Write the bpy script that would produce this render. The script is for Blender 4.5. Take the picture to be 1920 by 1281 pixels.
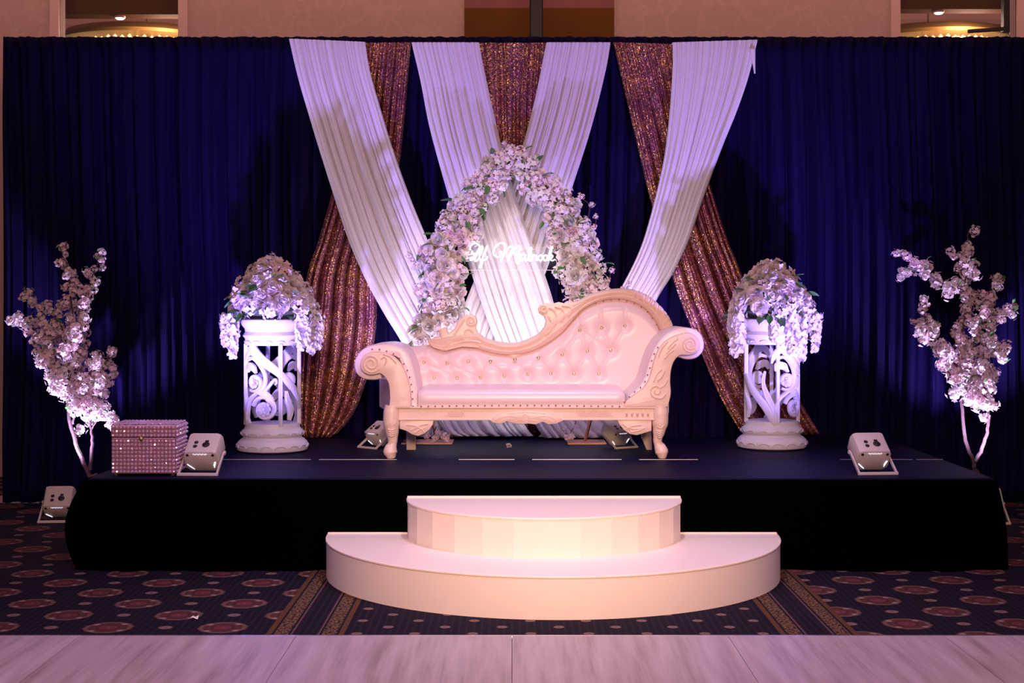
import bpy, math, random
from mathutils import Vector, Matrix, Quaternion, noise as mnoise
random.seed(7)
for _o in list(bpy.data.objects):
    bpy.data.objects.remove(_o)
scene = bpy.context.scene
COL = scene.collection
PI = math.pi

# ------------------------------------------------------------------ camera
F, H, CX, CY = 2667.0, 1.46, 960.0, 570.0       # focal length in pixels (50 mm), eye height, vanishing point
cam_d = bpy.data.cameras.new('camera'); cam = bpy.data.objects.new('camera', cam_d); COL.objects.link(cam)
cam_d.sensor_width = 36.0; cam_d.lens = F / 1920 * 36.0
cam_d.shift_y = -(640.5 - CY) / 1920.0
cam.location = (0, 0, H); cam.rotation_euler = (PI / 2, 0, 0)
cam_d.clip_end = 100
scene.camera = cam

# ------------------------------------------------------------------ world, exposure
scene.view_settings.view_transform = 'Standard'
scene.view_settings.look = 'None'
scene.view_settings.gamma = 1.0
scene.view_settings.use_curve_mapping = False
scene.view_settings.exposure = 0.0
w = bpy.data.worlds.new('world'); scene.world = w; w.use_nodes = True
w.node_tree.nodes['Background'].inputs[0].default_value = (0.44, 0.26, 0.52, 1)
w.node_tree.nodes['Background'].inputs[1].default_value = 0.13

# ------------------------------------------------------------------ room lamps and added fills
def aim(o, target):
    d = Vector(target) - o.location
    o.rotation_euler = d.to_track_quat('-Z', 'Y').to_euler()
def spot(name, loc, target, color, watts, size_deg, blend=1.0, radius=0.1, parent=None):
    l = bpy.data.lights.new(name, 'SPOT'); l.energy = watts; l.color = color
    l.spot_size = math.radians(size_deg); l.spot_blend = blend; l.shadow_soft_size = radius
    o = bpy.data.objects.new(name, l); COL.objects.link(o); o.location = loc; aim(o, target)
    return o
def area(name, loc, target, color, watts, sx, sy):
    l = bpy.data.lights.new(name, 'AREA'); l.shape = 'RECTANGLE'; l.size = sx; l.size_y = sy
    l.energy = watts; l.color = color
    o = bpy.data.objects.new(name, l); COL.objects.link(o); o.location = loc; aim(o, target)
    return o
# ballroom chandeliers behind the camera: warm and low over the room
area('ballroom_chandelier_light', (0.3, -1.5, 4.2), (0.2, 9.0, 1.6), (1.0, 0.55, 0.42), 430, 5.0, 1.2)
# warm follow light on the steps and the sofa
spot('warm_front_light', (0.4, 0.2, 2.3), (0.2, 7.8, 0.72), (1.0, 0.61, 0.37), 1400, 27, 1.0, 0.4)
# lavender wash hung over the dance floor, falling on steps, seat and stage
spot('lavender_wash', (0.3, 6.7, 5.4), (0.2, 7.8, 0.2), (0.76, 0.60, 1.0), 540, 60, 1.0, 0.25)
spot('violet_wash', (-3.2, 4.0, 5.0), (-1.15, 6.1, 0.0), (0.66, 0.38, 1.0), 430, 66, 1.0, 0.25)
spot('violet_wash', (3.4, 4.0, 5.0), (1.1, 6.1, 0.0), (0.66, 0.38, 1.0), 430, 66, 1.0, 0.25)
spot('rose_wash', (0.2, 4.4, 5.6), (0.2, 5.3, 0.0), (1.0, 0.55, 0.62), 250, 56, .6, 0.3)
# added white fill spot, no real lamp; brightens the arch flowers
spot('arch_pin_spot', (0.0, 6.2, 4.6), (0.0, 9.8, 1.75), (1.0, 0.92, 0.95), 360, 22, .7, 0.08)
# added warm fill strip, unseen behind the curtain, to brighten the wall
area('wall_washer_light', (0.3, 11.0, 5.6), (0.3, 12.0, 3.9), (1.0, 0.50, 0.40), 105, 12.0, 0.3)

# ------------------------------------------------------------------ helpers
def at(px, py, Y):
    return Vector(((px - CX) * Y / F, Y, H - (py - CY) * Y / F))
def S(cx, cy, Y):                       # coordinates noted from an enlarged view of the sofa
    return at(620 + cx / 2.5946, 500 + cy / 2.5946, Y)
def tag(o, label=None, cat=None, group=None, kind=None):
    if label: o['label'] = label
    if cat: o['category'] = cat
    if group: o['group'] = group
    if kind: o['kind'] = kind
    return o
def empty(name, loc, label=None, cat=None, group=None, rz=0, kind=None):
    o = bpy.data.objects.new(name, None); COL.objects.link(o); o.location = loc
    o.rotation_euler = (0, 0, rz); o.empty_display_size = 0.1
    return tag(o, label, cat, group, kind)
def wloc(o):
    v = Vector((0, 0, 0))
    while o is not None:
        v = v + o.location; o = o.parent
    return v
def put(name, me, parent=None, loc=None, quat=None, scale=None):
    o = bpy.data.objects.new(name, me); COL.objects.link(o); o.parent = parent
    if loc is not None: o.location = loc
    if quat is not None: o.rotation_mode = 'QUATERNION'; o.rotation_quaternion = quat
    if scale is not None: o.scale = scale if hasattr(scale, '__len__') else (scale,) * 3
    return o
def catmull(pts, n):
    """n points evenly spread along a smooth curve through pts"""
    P = [Vector(p) for p in pts]
    if len(P) == 2:
        return [P[0].lerp(P[1], i / (n - 1)) for i in range(n)]
    P = [P[0] * 2 - P[1]] + P + [P[-1] * 2 - P[-2]]
    dense = []
    for i in range(1, len(P) - 2):
        for k in range(16):
            t = k / 16
            a, b, c, d = P[i - 1], P[i], P[i + 1], P[i + 2]
            dense.append(0.5 * ((2 * b) + (c - a) * t + (2 * a - 5 * b + 4 * c - d) * t * t + (3 * b - a - 3 * c + d) * t ** 3))
    dense.append(P[-2])
    L = [0]
    for i in range(1, len(dense)): L.append(L[-1] + (dense[i] - dense[i - 1]).length)
    out, j = [], 0
    for i in range(n):
        s = L[-1] * i / (n - 1)
        while j < len(L) - 2 and L[j + 1] < s: j += 1
        seg = L[j + 1] - L[j]
        out.append(dense[j].lerp(dense[j + 1], 0 if seg < 1e-9 else min(1, (s - L[j]) / seg)))
    return out

class MB:
    def __init__(self): self.v = []; self.f = []
    def add(self, vs, fs):
        b = len(self.v); self.v += [Vector(p) for p in vs]; self.f += [tuple(b + i for i in f) for f in fs]; return self
    def box(self, x0, x1, y0, y1, z0, z1):
        return self.add([(x0,y0,z0),(x1,y0,z0),(x1,y1,z0),(x0,y1,z0),(x0,y0,z1),(x1,y0,z1),(x1,y1,z1),(x0,y1,z1)],
                        [(0,3,2,1),(4,5,6,7),(0,1,5,4),(1,2,6,5),(2,3,7,6),(3,0,4,7)])
    def tube(self, pts, rad, n=8, flat=1.0):
        pts = [Vector(p) for p in pts]; m = len(pts)
        R = rad if hasattr(rad, '__len__') else [rad] * m
        vs, fs = [], []; ref = None
        for i, p in enumerate(pts):
            t = (pts[min(i + 1, m - 1)] - pts[max(i - 1, 0)])
            if t.length < 1e-9: t = Vector((0, 0, 1))
            t.normalize()
            if ref is None:
                ref = Vector((0, 1, 0)) if abs(t.y) < 0.9 else Vector((1, 0, 0))
            ref = (ref - t * ref.dot(t))
            if ref.length < 1e-6: ref = t.orthogonal()
            ref.normalize(); b = t.cross(ref)
            for k in range(n):
                a = 2 * PI * k / n
                vs.append(p + (ref * math.cos(a) * flat + b * math.sin(a)) * R[i])
        for i in range(m - 1):
            for k in range(n):
                fs.append((i*n+k, i*n+(k+1)%n, (i+1)*n+(k+1)%n, (i+1)*n+k))
        fs.append(tuple(range(n - 1, -1, -1))); fs.append(tuple((m-1)*n + k for k in range(n)))
        return self.add(vs, fs)
    def lathe(self, prof, c=(0,0,0), n=40):
        c = Vector(c); vs, fs = [], []
        for (r, z) in prof:
            for k in range(n):
                a = 2*PI*k/n; vs.append(c + Vector((r*math.cos(a), r*math.sin(a), z)))
        for i in range(len(prof)-1):
            for k in range(n):
                fs.append((i*n+k, i*n+(k+1)%n, (i+1)*n+(k+1)%n, (i+1)*n+k))
        fs.append(tuple(range(n-1,-1,-1))); fs.append(tuple((len(prof)-1)*n+k for k in range(n)))
        return self.add(vs, fs)
    def prism(self, poly, y0, y1, bev=0.0):
        """outline given as points (x, ., z), pushed from y0 (front) to y1; the front edge is rounded by bev"""
        P = [Vector((p[0], 0, p[2])) for p in poly]; n = len(P)
        A = sum(P[i].x*P[(i+1)%n].z - P[(i+1)%n].x*P[i].z for i in range(n))
        if A < 0: P.reverse()
        rings = []
        def off(d):
            out = []
            for i in range(n):
                a, b, c = P[i-1], P[i], P[(i+1)%n]
                e1 = (b-a); e2 = (c-b)
                n1 = Vector((-e1.z,0,e1.x)); n2 = Vector((-e2.z,0,e2.x))
                if n1.length>0: n1.normalize()
                if n2.length>0: n2.normalize()
                m = n1+n2
                if m.length<1e-6: m = n1
                m.normalize(); out.append(b + m*d)
            return out
        if bev > 0:
            for (d, y) in ((bev, y0), (bev*0.3, y0+bev*0.3), (0, y0+bev)):
                rings.append([Vector((p.x, y, p.z)) for p in off(d)])
        else: rings.append([Vector((p.x, y0, p.z)) for p in P])
        rings.append([Vector((p.x, y1, p.z)) for p in P])
        vs = [p for r in rings for p in r]; fs = [tuple(range(n))]
        for i in range(len(rings)-1):
            for k in range(n): fs.append((i*n+(k+1)%n, i*n+k, (i+1)*n+k, (i+1)*n+(k+1)%n))
        fs.append(tuple((len(rings)-1)*n + k for k in range(n-1,-1,-1)))
        return self.add(vs, fs)
    def grid(self, fn, nu, nv):
        vs = [fn(i/(nu-1), j/(nv-1)) for j in range(nv) for i in range(nu)]
        fs = [(j*nu+i, j*nu+i+1, (j+1)*nu+i+1, (j+1)*nu+i) for j in range(nv-1) for i in range(nu-1)]
        return self.add(vs, fs)
    def xform(self, M):
        self.v = [M @ p for p in self.v]; return self
    def mesh(self, name, mat, smooth=True, angle=40):
        me = bpy.data.meshes.new(name)
        me.from_pydata([tuple(p) for p in self.v], [], self.f)
        me.materials.append(mat); me.validate(); me.update()
        if smooth:
            me.polygons.foreach_set('use_smooth', [True]*len(me.polygons))
            try: me.set_sharp_from_angle(angle=math.radians(angle))
            except Exception: pass
        return me
    def build(self, name, mat, parent=None, smooth=True, angle=40, bevel=0, local=False, loc=None):
        if parent is not None and not local:
            L = wloc(parent); self.v = [p - L for p in self.v]
        if loc is not None:
            self.v = [p - Vector(loc) for p in self.v]
        o = bpy.data.objects.new(name, self.mesh(name, mat, smooth, angle)); COL.objects.link(o); o.parent = parent
        if loc is not None: o.location = loc
        if bevel:
            m = o.modifiers.new('bevel', 'BEVEL'); m.width = bevel; m.segments = 2; m.limit_method = 'ANGLE'
        return o

# ------------------------------------------------------------------ materials
def new_mat(name):
    m = bpy.data.materials.new(name); m.use_nodes = True
    return m, m.node_tree, m.node_tree.nodes['Principled BSDF']
def pmat(name, col, rough=0.5, metal=0.0, var=0.0, scale=8.0, bump=0.0, bscale=60.0, spec=0.5, sheen=0.0, rnd=0.0, coat=0.0, trans=0.0):
    m, nt, b = new_mat(name); N = nt.nodes; L = nt.links
    b.inputs['Base Color'].default_value = (*col, 1); b.inputs['Roughness'].default_value = rough
    b.inputs['Metallic'].default_value = metal; b.inputs['Specular IOR Level'].default_value = spec
    if coat: b.inputs['Coat Weight'].default_value = coat; b.inputs['Coat Roughness'].default_value = 0.12
    if sheen: b.inputs['Sheen Weight'].default_value = sheen
    tc = N.new('ShaderNodeTexCoord')
    src = None
    if var > 0:
        nz = N.new('ShaderNodeTexNoise'); nz.inputs['Scale'].default_value = scale; nz.inputs['Detail'].default_value = 4
        L.new(tc.outputs['Object'], nz.inputs['Vector'])
        mx = N.new('ShaderNodeMix'); mx.data_type = 'RGBA'
        mx.inputs[6].default_value = (*[c*(1-var) for c in col], 1); mx.inputs[7].default_value = (*[min(1, c*(1+var)) for c in col], 1)
        L.new(nz.outputs['Fac'], mx.inputs[0]); src = mx.outputs[2]
    if rnd > 0:
        oi = N.new('ShaderNodeObjectInfo'); hs = N.new('ShaderNodeHueSaturation')
        mr = N.new('ShaderNodeMapRange'); mr.inputs[3].default_value = 1 - rnd; mr.inputs[4].default_value = 1 + rnd * 0.6
        L.new(oi.outputs['Random'], mr.inputs[0]); L.new(mr.outputs[0], hs.inputs['Saturation'])
        mr2 = N.new('ShaderNodeMapRange'); mr2.inputs[3].default_value = 1 - rnd*0.25; mr2.inputs[4].default_value = 1.0
        L.new(oi.outputs['Random'], mr2.inputs[0]); L.new(mr2.outputs[0], hs.inputs['Value'])
        if src: L.new(src, hs.inputs['Color'])
        else: hs.inputs['Color'].default_value = (*col, 1)
        src = hs.outputs[0]
    if src: L.new(src, b.inputs['Base Color'])
    if bump > 0:
        bz = N.new('ShaderNodeTexNoise'); bz.inputs['Scale'].default_value = bscale; bz.inputs['Detail'].default_value = 3
        L.new(tc.outputs['Object'], bz.inputs['Vector'])
        bp = N.new('ShaderNodeBump'); bp.inputs['Strength'].default_value = bump; bp.inputs['Distance'].default_value = 0.01
        L.new(bz.outputs['Fac'], bp.inputs['Height']); L.new(bp.outputs[0], b.inputs['Normal'])
    if trans > 0:                       # thin cloth or petals that let some light through
        tr = N.new('ShaderNodeBsdfTranslucent'); tr.inputs[0].default_value = (*col, 1)
        if src: L.new(src, tr.inputs[0])
        ms = N.new('ShaderNodeMixShader'); ms.inputs[0].default_value = trans
        out = [n for n in N if n.type == 'OUTPUT_MATERIAL'][0]
        L.new(b.outputs[0], ms.inputs[1]); L.new(tr.outputs[0], ms.inputs[2]); L.new(ms.outputs[0], out.inputs[0])
    return m
def emat(name, col, strength):
    m, nt, b = new_mat(name)
    b.inputs['Base Color'].default_value = (*col, 1)
    b.inputs['Emission Color'].default_value = (*col, 1); b.inputs['Emission Strength'].default_value = strength
    return m

class NX:                                # small helper to write node maths as expressions
    def __init__(s, nt): s.nt = nt
    def m(s, op, a, b=None, c=None):
        n = s.nt.nodes.new('ShaderNodeMath'); n.operation = op
        for i, x in enumerate((a, b, c)):
            if x is None: continue
            if isinstance(x, (int, float)): n.inputs[i].default_value = x
            else: s.nt.links.new(x, n.inputs[i])
        return n.outputs[0]
    def mix(s, f, a, b):
        n = s.nt.nodes.new('ShaderNodeMix'); n.data_type = 'RGBA'
        for i, x in ((0, f), (6, a), (7, b)):
            if isinstance(x, (int, float)): n.inputs[i].default_value = x
            elif isinstance(x, tuple): n.inputs[i].default_value = (*x, 1)
            else: s.nt.links.new(x, n.inputs[i])
        return n.outputs[2]
    def ramp(s, f, stops, const=False):
        n = s.nt.nodes.new('ShaderNodeValToRGB'); cr = n.color_ramp
        if const: cr.interpolation = 'CONSTANT'
        while len(cr.elements) < len(stops): cr.elements.new(0.5)
        for e, (p, c) in zip(cr.elements, stops): e.position = p; e.color = (*c, 1)
        s.nt.links.new(f, n.inputs[0]); return n.outputs[0]
    def noise(s, vec, scale, detail=3, sc=None):
        n = s.nt.nodes.new('ShaderNodeTexNoise'); n.inputs['Scale'].default_value = scale; n.inputs['Detail'].default_value = detail
        if sc:
            mp = s.nt.nodes.new('ShaderNodeMapping'); mp.inputs['Scale'].default_value = sc
            s.nt.links.new(vec, mp.inputs[0]); vec = mp.outputs[0]
        s.nt.links.new(vec, n.inputs['Vector']); return n.outputs['Fac']

def carpet_material():
    m, nt, b = new_mat('carpet'); X = NX(nt); N = nt.nodes; L = nt.links
    tc = N.new('ShaderNodeTexCoord'); sp = N.new('ShaderNodeSeparateXYZ'); L.new(tc.outputs['Object'], sp.inputs[0])
    x, y = sp.outputs[0], sp.outputs[1]
    def lattice(px, py, ox, oy):
        u = X.m('MULTIPLY', X.m('SUBTRACT', X.m('FRACT', X.m('DIVIDE', X.m('SUBTRACT', x, ox - px*10.5), px)), 0.5), px)
        v = X.m('MULTIPLY', X.m('SUBTRACT', X.m('FRACT', X.m('DIVIDE', X.m('SUBTRACT', y, oy - py*10.5), py)), 0.5), py)
        r = X.m('SQRT', X.m('ADD', X.m('MULTIPLY', u, u), X.m('MULTIPLY', v, v)))
        return r, X.m('ARCTAN2', v, u)
    bg = X.mix(X.noise(tc.outputs['Object'], 90), (0.006, 0.004, 0.012), (0.016, 0.010, 0.030))
    rd, _ = lattice(0.034, 0.034, 0, 0)
    bg = X.mix(X.m('LESS_THAN', rd, 0.0062), bg, (0.075, 0.055, 0.085))
    def motif(base, r, ang, R, stops, lobes, depth):
        rr = X.m('MULTIPLY', r, X.m('ADD', 1.0, X.m('MULTIPLY', X.m('COSINE', X.m('MULTIPLY', ang, lobes)), depth)))
        return X.mix(X.m('LESS_THAN', rr, R), base, X.ramp(X.m('DIVIDE', rr, R), stops))
    med = [(0.0, (0.55,0.22,0.22)), (0.16, (0.30,0.05,0.07)), (0.30, (0.42,0.11,0.12)), (0.42, (0.13,0.03,0.04)),
           (0.56, (0.24,0.09,0.05)), (0.74, (0.17,0.06,0.04)), (0.86, (0.42,0.24,0.15)), (1.0, (0.20,0.09,0.05))]
    sml = [(0.0, (0.30,0.09,0.07)), (0.3, (0.50,0.30,0.20)), (0.75, (0.55,0.38,0.27)), (1.0, (0.2,0.1,0.08))]
    def field(ox, oy):
        c = bg
        for (dx, dy) in ((0, 0), (0.2585, 0.257)):
            r, a = lattice(0.517, 0.514, ox+dx, oy+dy); c = motif(c, r, a, 0.112, med, 12, 0.02)
            rb, ab = lattice(0.517, 0.514, ox+dx, oy+dy)
            spot_ = X.m('MULTIPLY', X.m('LESS_THAN', X.m('ABSOLUTE', X.m('SUBTRACT', r, 0.088)), 0.012),
                        X.m('GREATER_THAN', X.m('COSINE', X.m('MULTIPLY', X.m('ADD', a, 0.7), 4)), 0.80))
            c = X.mix(spot_, c, (0.72, 0.50, 0.40))
        for (dx, dy) in ((0.2585, 0), (0, 0.257)):
            r, a = lattice(0.517, 0.514, ox+dx, oy+dy); c = motif(c, r, a, 0.033, sml, 12, 0.02)
        return c
    left = field(-1.821, 6.415); right = field(1.802, 6.49)
    mid = bg
    for (dx, dy) in ((0, 0), (0.1285, 0.1285)):
        r, a = lattice(0.257, 0.257, 0.212+dx, 6.426+dy); mid = motif(mid, r, a, 0.026, sml, 12, 0.02)
    col = X.mix(X.m('GREATER_THAN', x, 0.2), left, right)
    inner = X.m('LESS_THAN', X.m('ABSOLUTE', X.m('SUBTRACT', x, 0.222)), 1.31)
    core = X.m('LESS_THAN', X.m('ABSOLUTE', X.m('SUBTRACT', x, 0.222)), 0.965)
    # border bands: distance across the band 0..1
    t = X.m('DIVIDE', X.m('SUBTRACT', X.m('ABSOLUTE', X.m('SUBTRACT', x, 0.222)), 0.965), 0.345)
    t2 = X.m('ABSOLUTE', X.m('SUBTRACT', X.m('MULTIPLY', t, 2), 1))        # 1 at both edges, 0 in the middle
    fl = X.noise(tc.outputs['Object'], 75, 2)
    floral = X.mix(X.m('GREATER_THAN', fl, 0.5), (0.05, 0.02, 0.012), (0.48, 0.29, 0.12))
    band = X.mix(X.m('GREATER_THAN', t2, 0.30), bg, (0.16, 0.02, 0.05))
    band = X.mix(X.m('GREATER_THAN', t2, 0.335), band, (0.30, 0.24, 0.20))
    band = X.mix(X.m('GREATER_THAN', t2, 0.37), band, (0.02, 0.008, 0.01))
    band = X.mix(X.m('GREATER_THAN', t2, 0.43), band, floral)
    band = X.mix(X.m('GREATER_THAN', t2, 0.80), band, (0.03, 0.012, 0.01))
    band = X.mix(X.m('GREATER_THAN', t2, 0.86), band, (0.25, 0.12, 0.035))
    col = X.mix(inner, col, band); col = X.mix(core, col, mid)
    fz = X.noise(tc.outputs['Object'], 260, 2)
    col = X.mix(X.m('ADD', X.m('MULTIPLY', fz, 0.5), 0.42), col, (0.004, 0.0025, 0.006))
    L.new(col, b.inputs['Base Color']); b.inputs['Roughness'].default_value = 0.95; b.inputs['Specular IOR Level'].default_value = 0.15
    bp = N.new('ShaderNodeBump'); bp.inputs['Strength'].default_value = 0.5; bp.inputs['Distance'].default_value = 0.004
    L.new(fz, bp.inputs['Height']); L.new(bp.outputs[0], b.inputs['Normal'])
    return m
def sequin_material():
    m, nt, b = new_mat('sequin_cloth'); X = NX(nt); N = nt.nodes; L = nt.links
    tc = N.new('ShaderNodeTexCoord')
    v = N.new('ShaderNodeTexVoronoi'); v.inputs['Scale'].default_value = 165; L.new(tc.outputs['Object'], v.inputs['Vector'])
    sc = N.new('ShaderNodeSeparateColor'); L.new(v.outputs['Color'], sc.inputs[0])
    big = X.noise(tc.outputs['Object'], 5, 2)
    pick = X.m('GREATER_THAN', X.m('ADD', sc.outputs[0], X.m('MULTIPLY', big, 1.1)), 1.36)
    col = X.mix(pick, (0.32, 0.115, 0.165), (0.95, 0.60, 0.24))
    L.new(col, b.inputs['Base Color']); b.inputs['Metallic'].default_value = 0.72; b.inputs['Roughness'].default_value = 0.34
    vm = N.new('ShaderNodeVectorMath'); vm.operation = 'SUBTRACT'; L.new(v.outputs['Color'], vm.inputs[0]); vm.inputs[1].default_value = (0.5,)*3
    vs = N.new('ShaderNodeVectorMath'); vs.operation = 'SCALE'; L.new(vm.outputs[0], vs.inputs[0]); vs.inputs['Scale'].default_value = 0.8
    g = N.new('ShaderNodeNewGeometry')
    va = N.new('ShaderNodeVectorMath'); va.operation = 'ADD'; L.new(g.outputs['Normal'], va.inputs[0]); L.new(vs.outputs[0], va.inputs[1])
    vn = N.new('ShaderNodeVectorMath'); vn.operation = 'NORMALIZE'; L.new(va.outputs[0], vn.inputs[0]); L.new(vn.outputs[0], b.inputs['Normal'])
    return m
def wood_material():
    m, nt, b = new_mat('pale_oak'); X = NX(nt); N = nt.nodes; L = nt.links
    tc = N.new('ShaderNodeTexCoord')
    oi = N.new('ShaderNodeObjectInfo')
    av = N.new('ShaderNodeVectorMath'); L.new(tc.outputs['Object'], av.inputs[0])
    cb = N.new('ShaderNodeCombineXYZ'); L.new(X.m('MULTIPLY', oi.outputs['Random'], 30), cb.inputs[0]); L.new(cb.outputs[0], av.inputs[1])
    g1 = X.noise(av.outputs[0], 1.0, 6, (16, 1.1, 1)); g2 = X.noise(av.outputs[0], 1.0, 4, (75, 3, 1))
    f = X.m('ADD', X.m('MULTIPLY', g1, 0.75), X.m('MULTIPLY', g2, 0.3))
    col = X.ramp(f, [(0.30, (0.24,0.185,0.165)), (0.50, (0.40,0.335,0.31)), (0.72, (0.52,0.46,0.43))])
    L.new(col, b.inputs['Base Color']); b.inputs['Roughness'].default_value = 0.42
    return m
def wallpaper_material():
    m, nt, b = new_mat('damask_wallpaper'); X = NX(nt); N = nt.nodes; L = nt.links
    tc = N.new('ShaderNodeTexCoord')
    w = N.new('ShaderNodeTexVoronoi'); w.feature = 'DISTANCE_TO_EDGE'; w.inputs['Scale'].default_value = 3.2
    n = N.new('ShaderNodeTexNoise'); n.inputs['Scale'].default_value = 6; L.new(tc.outputs['Object'], n.inputs['Vector'])
    ad = N.new('ShaderNodeVectorMath'); ad.operation = 'ADD'; L.new(tc.outputs['Object'], ad.inputs[0])
    sc = N.new('ShaderNodeVectorMath'); sc.operation = 'SCALE'; sc.inputs['Scale'].default_value = 0.35; L.new(n.outputs['Color'], sc.inputs[0])
    L.new(sc.outputs[0], ad.inputs[1]); L.new(ad.outputs[0], w.inputs['Vector'])
    f = X.m('LESS_THAN', w.outputs['Distance'], 0.045)
    f2 = X.noise(tc.outputs['Object'], 30, 4)
    col = X.mix(X.m('MULTIPLY', f, 0.28), X.mix(f2, (0.40,0.26,0.235), (0.48,0.32,0.285)), (0.55,0.37,0.30))
    L.new(col, b.inputs['Base Color']); b.inputs['Roughness'].default_value = 0.7
    return m

M = {}
M['carpet'] = carpet_material(); M['sequin'] = sequin_material(); M['oak'] = wood_material(); M['wallpaper'] = wallpaper_material()
M['trim'] = pmat('painted_trim', (0.60, 0.40, 0.36), 0.5, var=0.05)
M['brown'] = pmat('brown_panel', (0.13, 0.050, 0.010), 0.85, var=0.15, scale=3, spec=0.1)
M['ceiling'] = pmat('pink_plaster', (0.75, 0.52, 0.44), 0.8, var=0.05)
M['bronze'] = pmat('gilded_bowl', (0.36, 0.20, 0.05), 0.5, 0.3, var=0.2)
M['black'] = pmat('black_metal', (0.004, 0.004, 0.006), 0.5)
M['skirt'] = pmat('black_skirt_cloth', (0.0006, 0.0006, 0.0008), 1.0, spec=0.0, var=0.3)
M['deck'] = pmat('stage_deck', (0.0028, 0.0022, 0.022), 0.6, var=0.35, scale=5, bump=0.15, bscale=30, spec=0.07)
M['alu'] = pmat('aluminium_edge', (0.8, 0.78, 0.85), 0.3, 0.9, var=0.1, scale=3)
M['curtain'] = pmat('navy_black_drape', (0.0040, 0.0017, 0.034), 0.8, var=0.25, scale=4, spec=0.08)
M['white_cloth'] = pmat('white_chiffon', (0.72, 0.69, 0.71), 0.75, var=0.03, scale=10, spec=0.2, sheen=0.2)
M['step'] = pmat('white_laminate', (0.88, 0.80, 0.64), 0.40, var=0.02, scale=3)
M['leather'] = pmat('ivory_leatherette', (0.90, 0.75, 0.80), 0.30, var=0.03, scale=5, bump=0.04, bscale=160)
M['ivory'] = pmat('ivory_lacquer', (0.86, 0.67, 0.58), 0.38, var=0.05, scale=12, bump=0.25, bscale=22)
M['crystal_button'] = pmat('crystal_button', (0.85, 0.75, 0.60), 0.12, 0.85, var=0.2)
M['nail'] = pmat('brass_nail', (0.50, 0.33, 0.16), 0.3, 0.8, var=0.2)
M['plaster'] = pmat('white_plaster', (0.64, 0.64, 0.72), 0.45, var=0.04, scale=9, bump=0.15, bscale=30)
M['housing'] = pmat('white_housing', (0.62, 0.56, 0.52), 0.45, var=0.03)
M['rubber'] = pmat('black_rubber', (0.004, 0.004, 0.005), 0.5, var=0.1)
M['led'] = emat('lit_vent', (0.75, 0.80, 1.0), 2.5)
M['led_green'] = emat('green_pilot', (0.05, 1.0, 0.35), 3.0)
M['lens'] = emat('lit_lens', (0.5, 0.45, 1.0), 6.0)
M['rosegold'] = pmat('rose_gold_metal', (0.72, 0.36, 0.20), 0.28, 0.9, var=0.1)
M['neon'] = emat('neon_white', (0.92, 0.95, 1.0), 7.0)
M['chain'] = pmat('chain_steel', (0.35, 0.35, 0.4), 0.4, 0.9, var=0.1)
M['rhine'] = pmat('pink_rhinestone', (0.95, 0.62, 0.80), 0.2, 0.55, var=0.25, scale=70)
M['boxmetal'] = pmat('rose_metal_box', (0.45, 0.24, 0.24), 0.35, 0.7, var=0.15)
M['bark'] = pmat('brown_bark', (0.085, 0.045, 0.05), 0.8, var=0.3, scale=25, bump=0.5, bscale=50)
M['leaf'] = pmat('green_leaf', (0.07, 0.20, 0.05), 0.45, var=0.3, scale=20, rnd=0.3, trans=0.25)
M['petal_white'] = pmat('white_petal', (0.90, 0.84, 0.85), 0.6, rnd=0.5, var=0.04, scale=30, trans=0.32)
M['petal_pink'] = pmat('blush_petal', (0.92, 0.77, 0.80), 0.6, rnd=0.5, var=0.06, scale=30, trans=0.32)
M['petal_cherry'] = pmat('cherry_petal', (0.90, 0.75, 0.80), 0.6, rnd=0.5, var=0.06, scale=30, trans=0.32)
M['core'] = pmat('dark_moss', (0.05, 0.07, 0.035), 0.9, var=0.4, scale=30)
M['chandelier_crystal'] = emat('lit_crystal', (1.0, 0.78, 0.42), 0.9)
M['downlight'] = emat('downlight_glow', (1.0, 0.88, 0.55), 4.0)
def glass_material():
    m, nt, b = new_mat('clear_acrylic'); N = nt.nodes; L = nt.links
    tr = N.new('ShaderNodeBsdfTransparent'); tr.inputs[0].default_value = (0.99, 0.99, 1, 1)
    gl = N.new('ShaderNodeBsdfDiffuse')
    ms = N.new('ShaderNodeMixShader'); ms.inputs[0].default_value = 0.012
    out = [n for n in N if n.type == 'OUTPUT_MATERIAL'][0]
    L.new(tr.outputs[0], ms.inputs[1]); L.new(gl.outputs[0], ms.inputs[2]); L.new(ms.outputs[0], out.inputs[0])
    return m
M['acrylic'] = glass_material()
M['acrylic_edge'] = pmat('acrylic_edge', (0.85, 0.86, 0.95), 0.3, var=0.02)  # pale tone stands in for light glowing in the panel edge

# ================================================================== THE ROOM
DECK = 0.50
fl = MB().box(-6, 6, -2, 13, -0.05, 0.0).build('floor', M['carpet'], smooth=False)
tag(fl, 'dark patterned carpet with red medallions and gold border bands', 'carpet', kind='structure')

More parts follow.
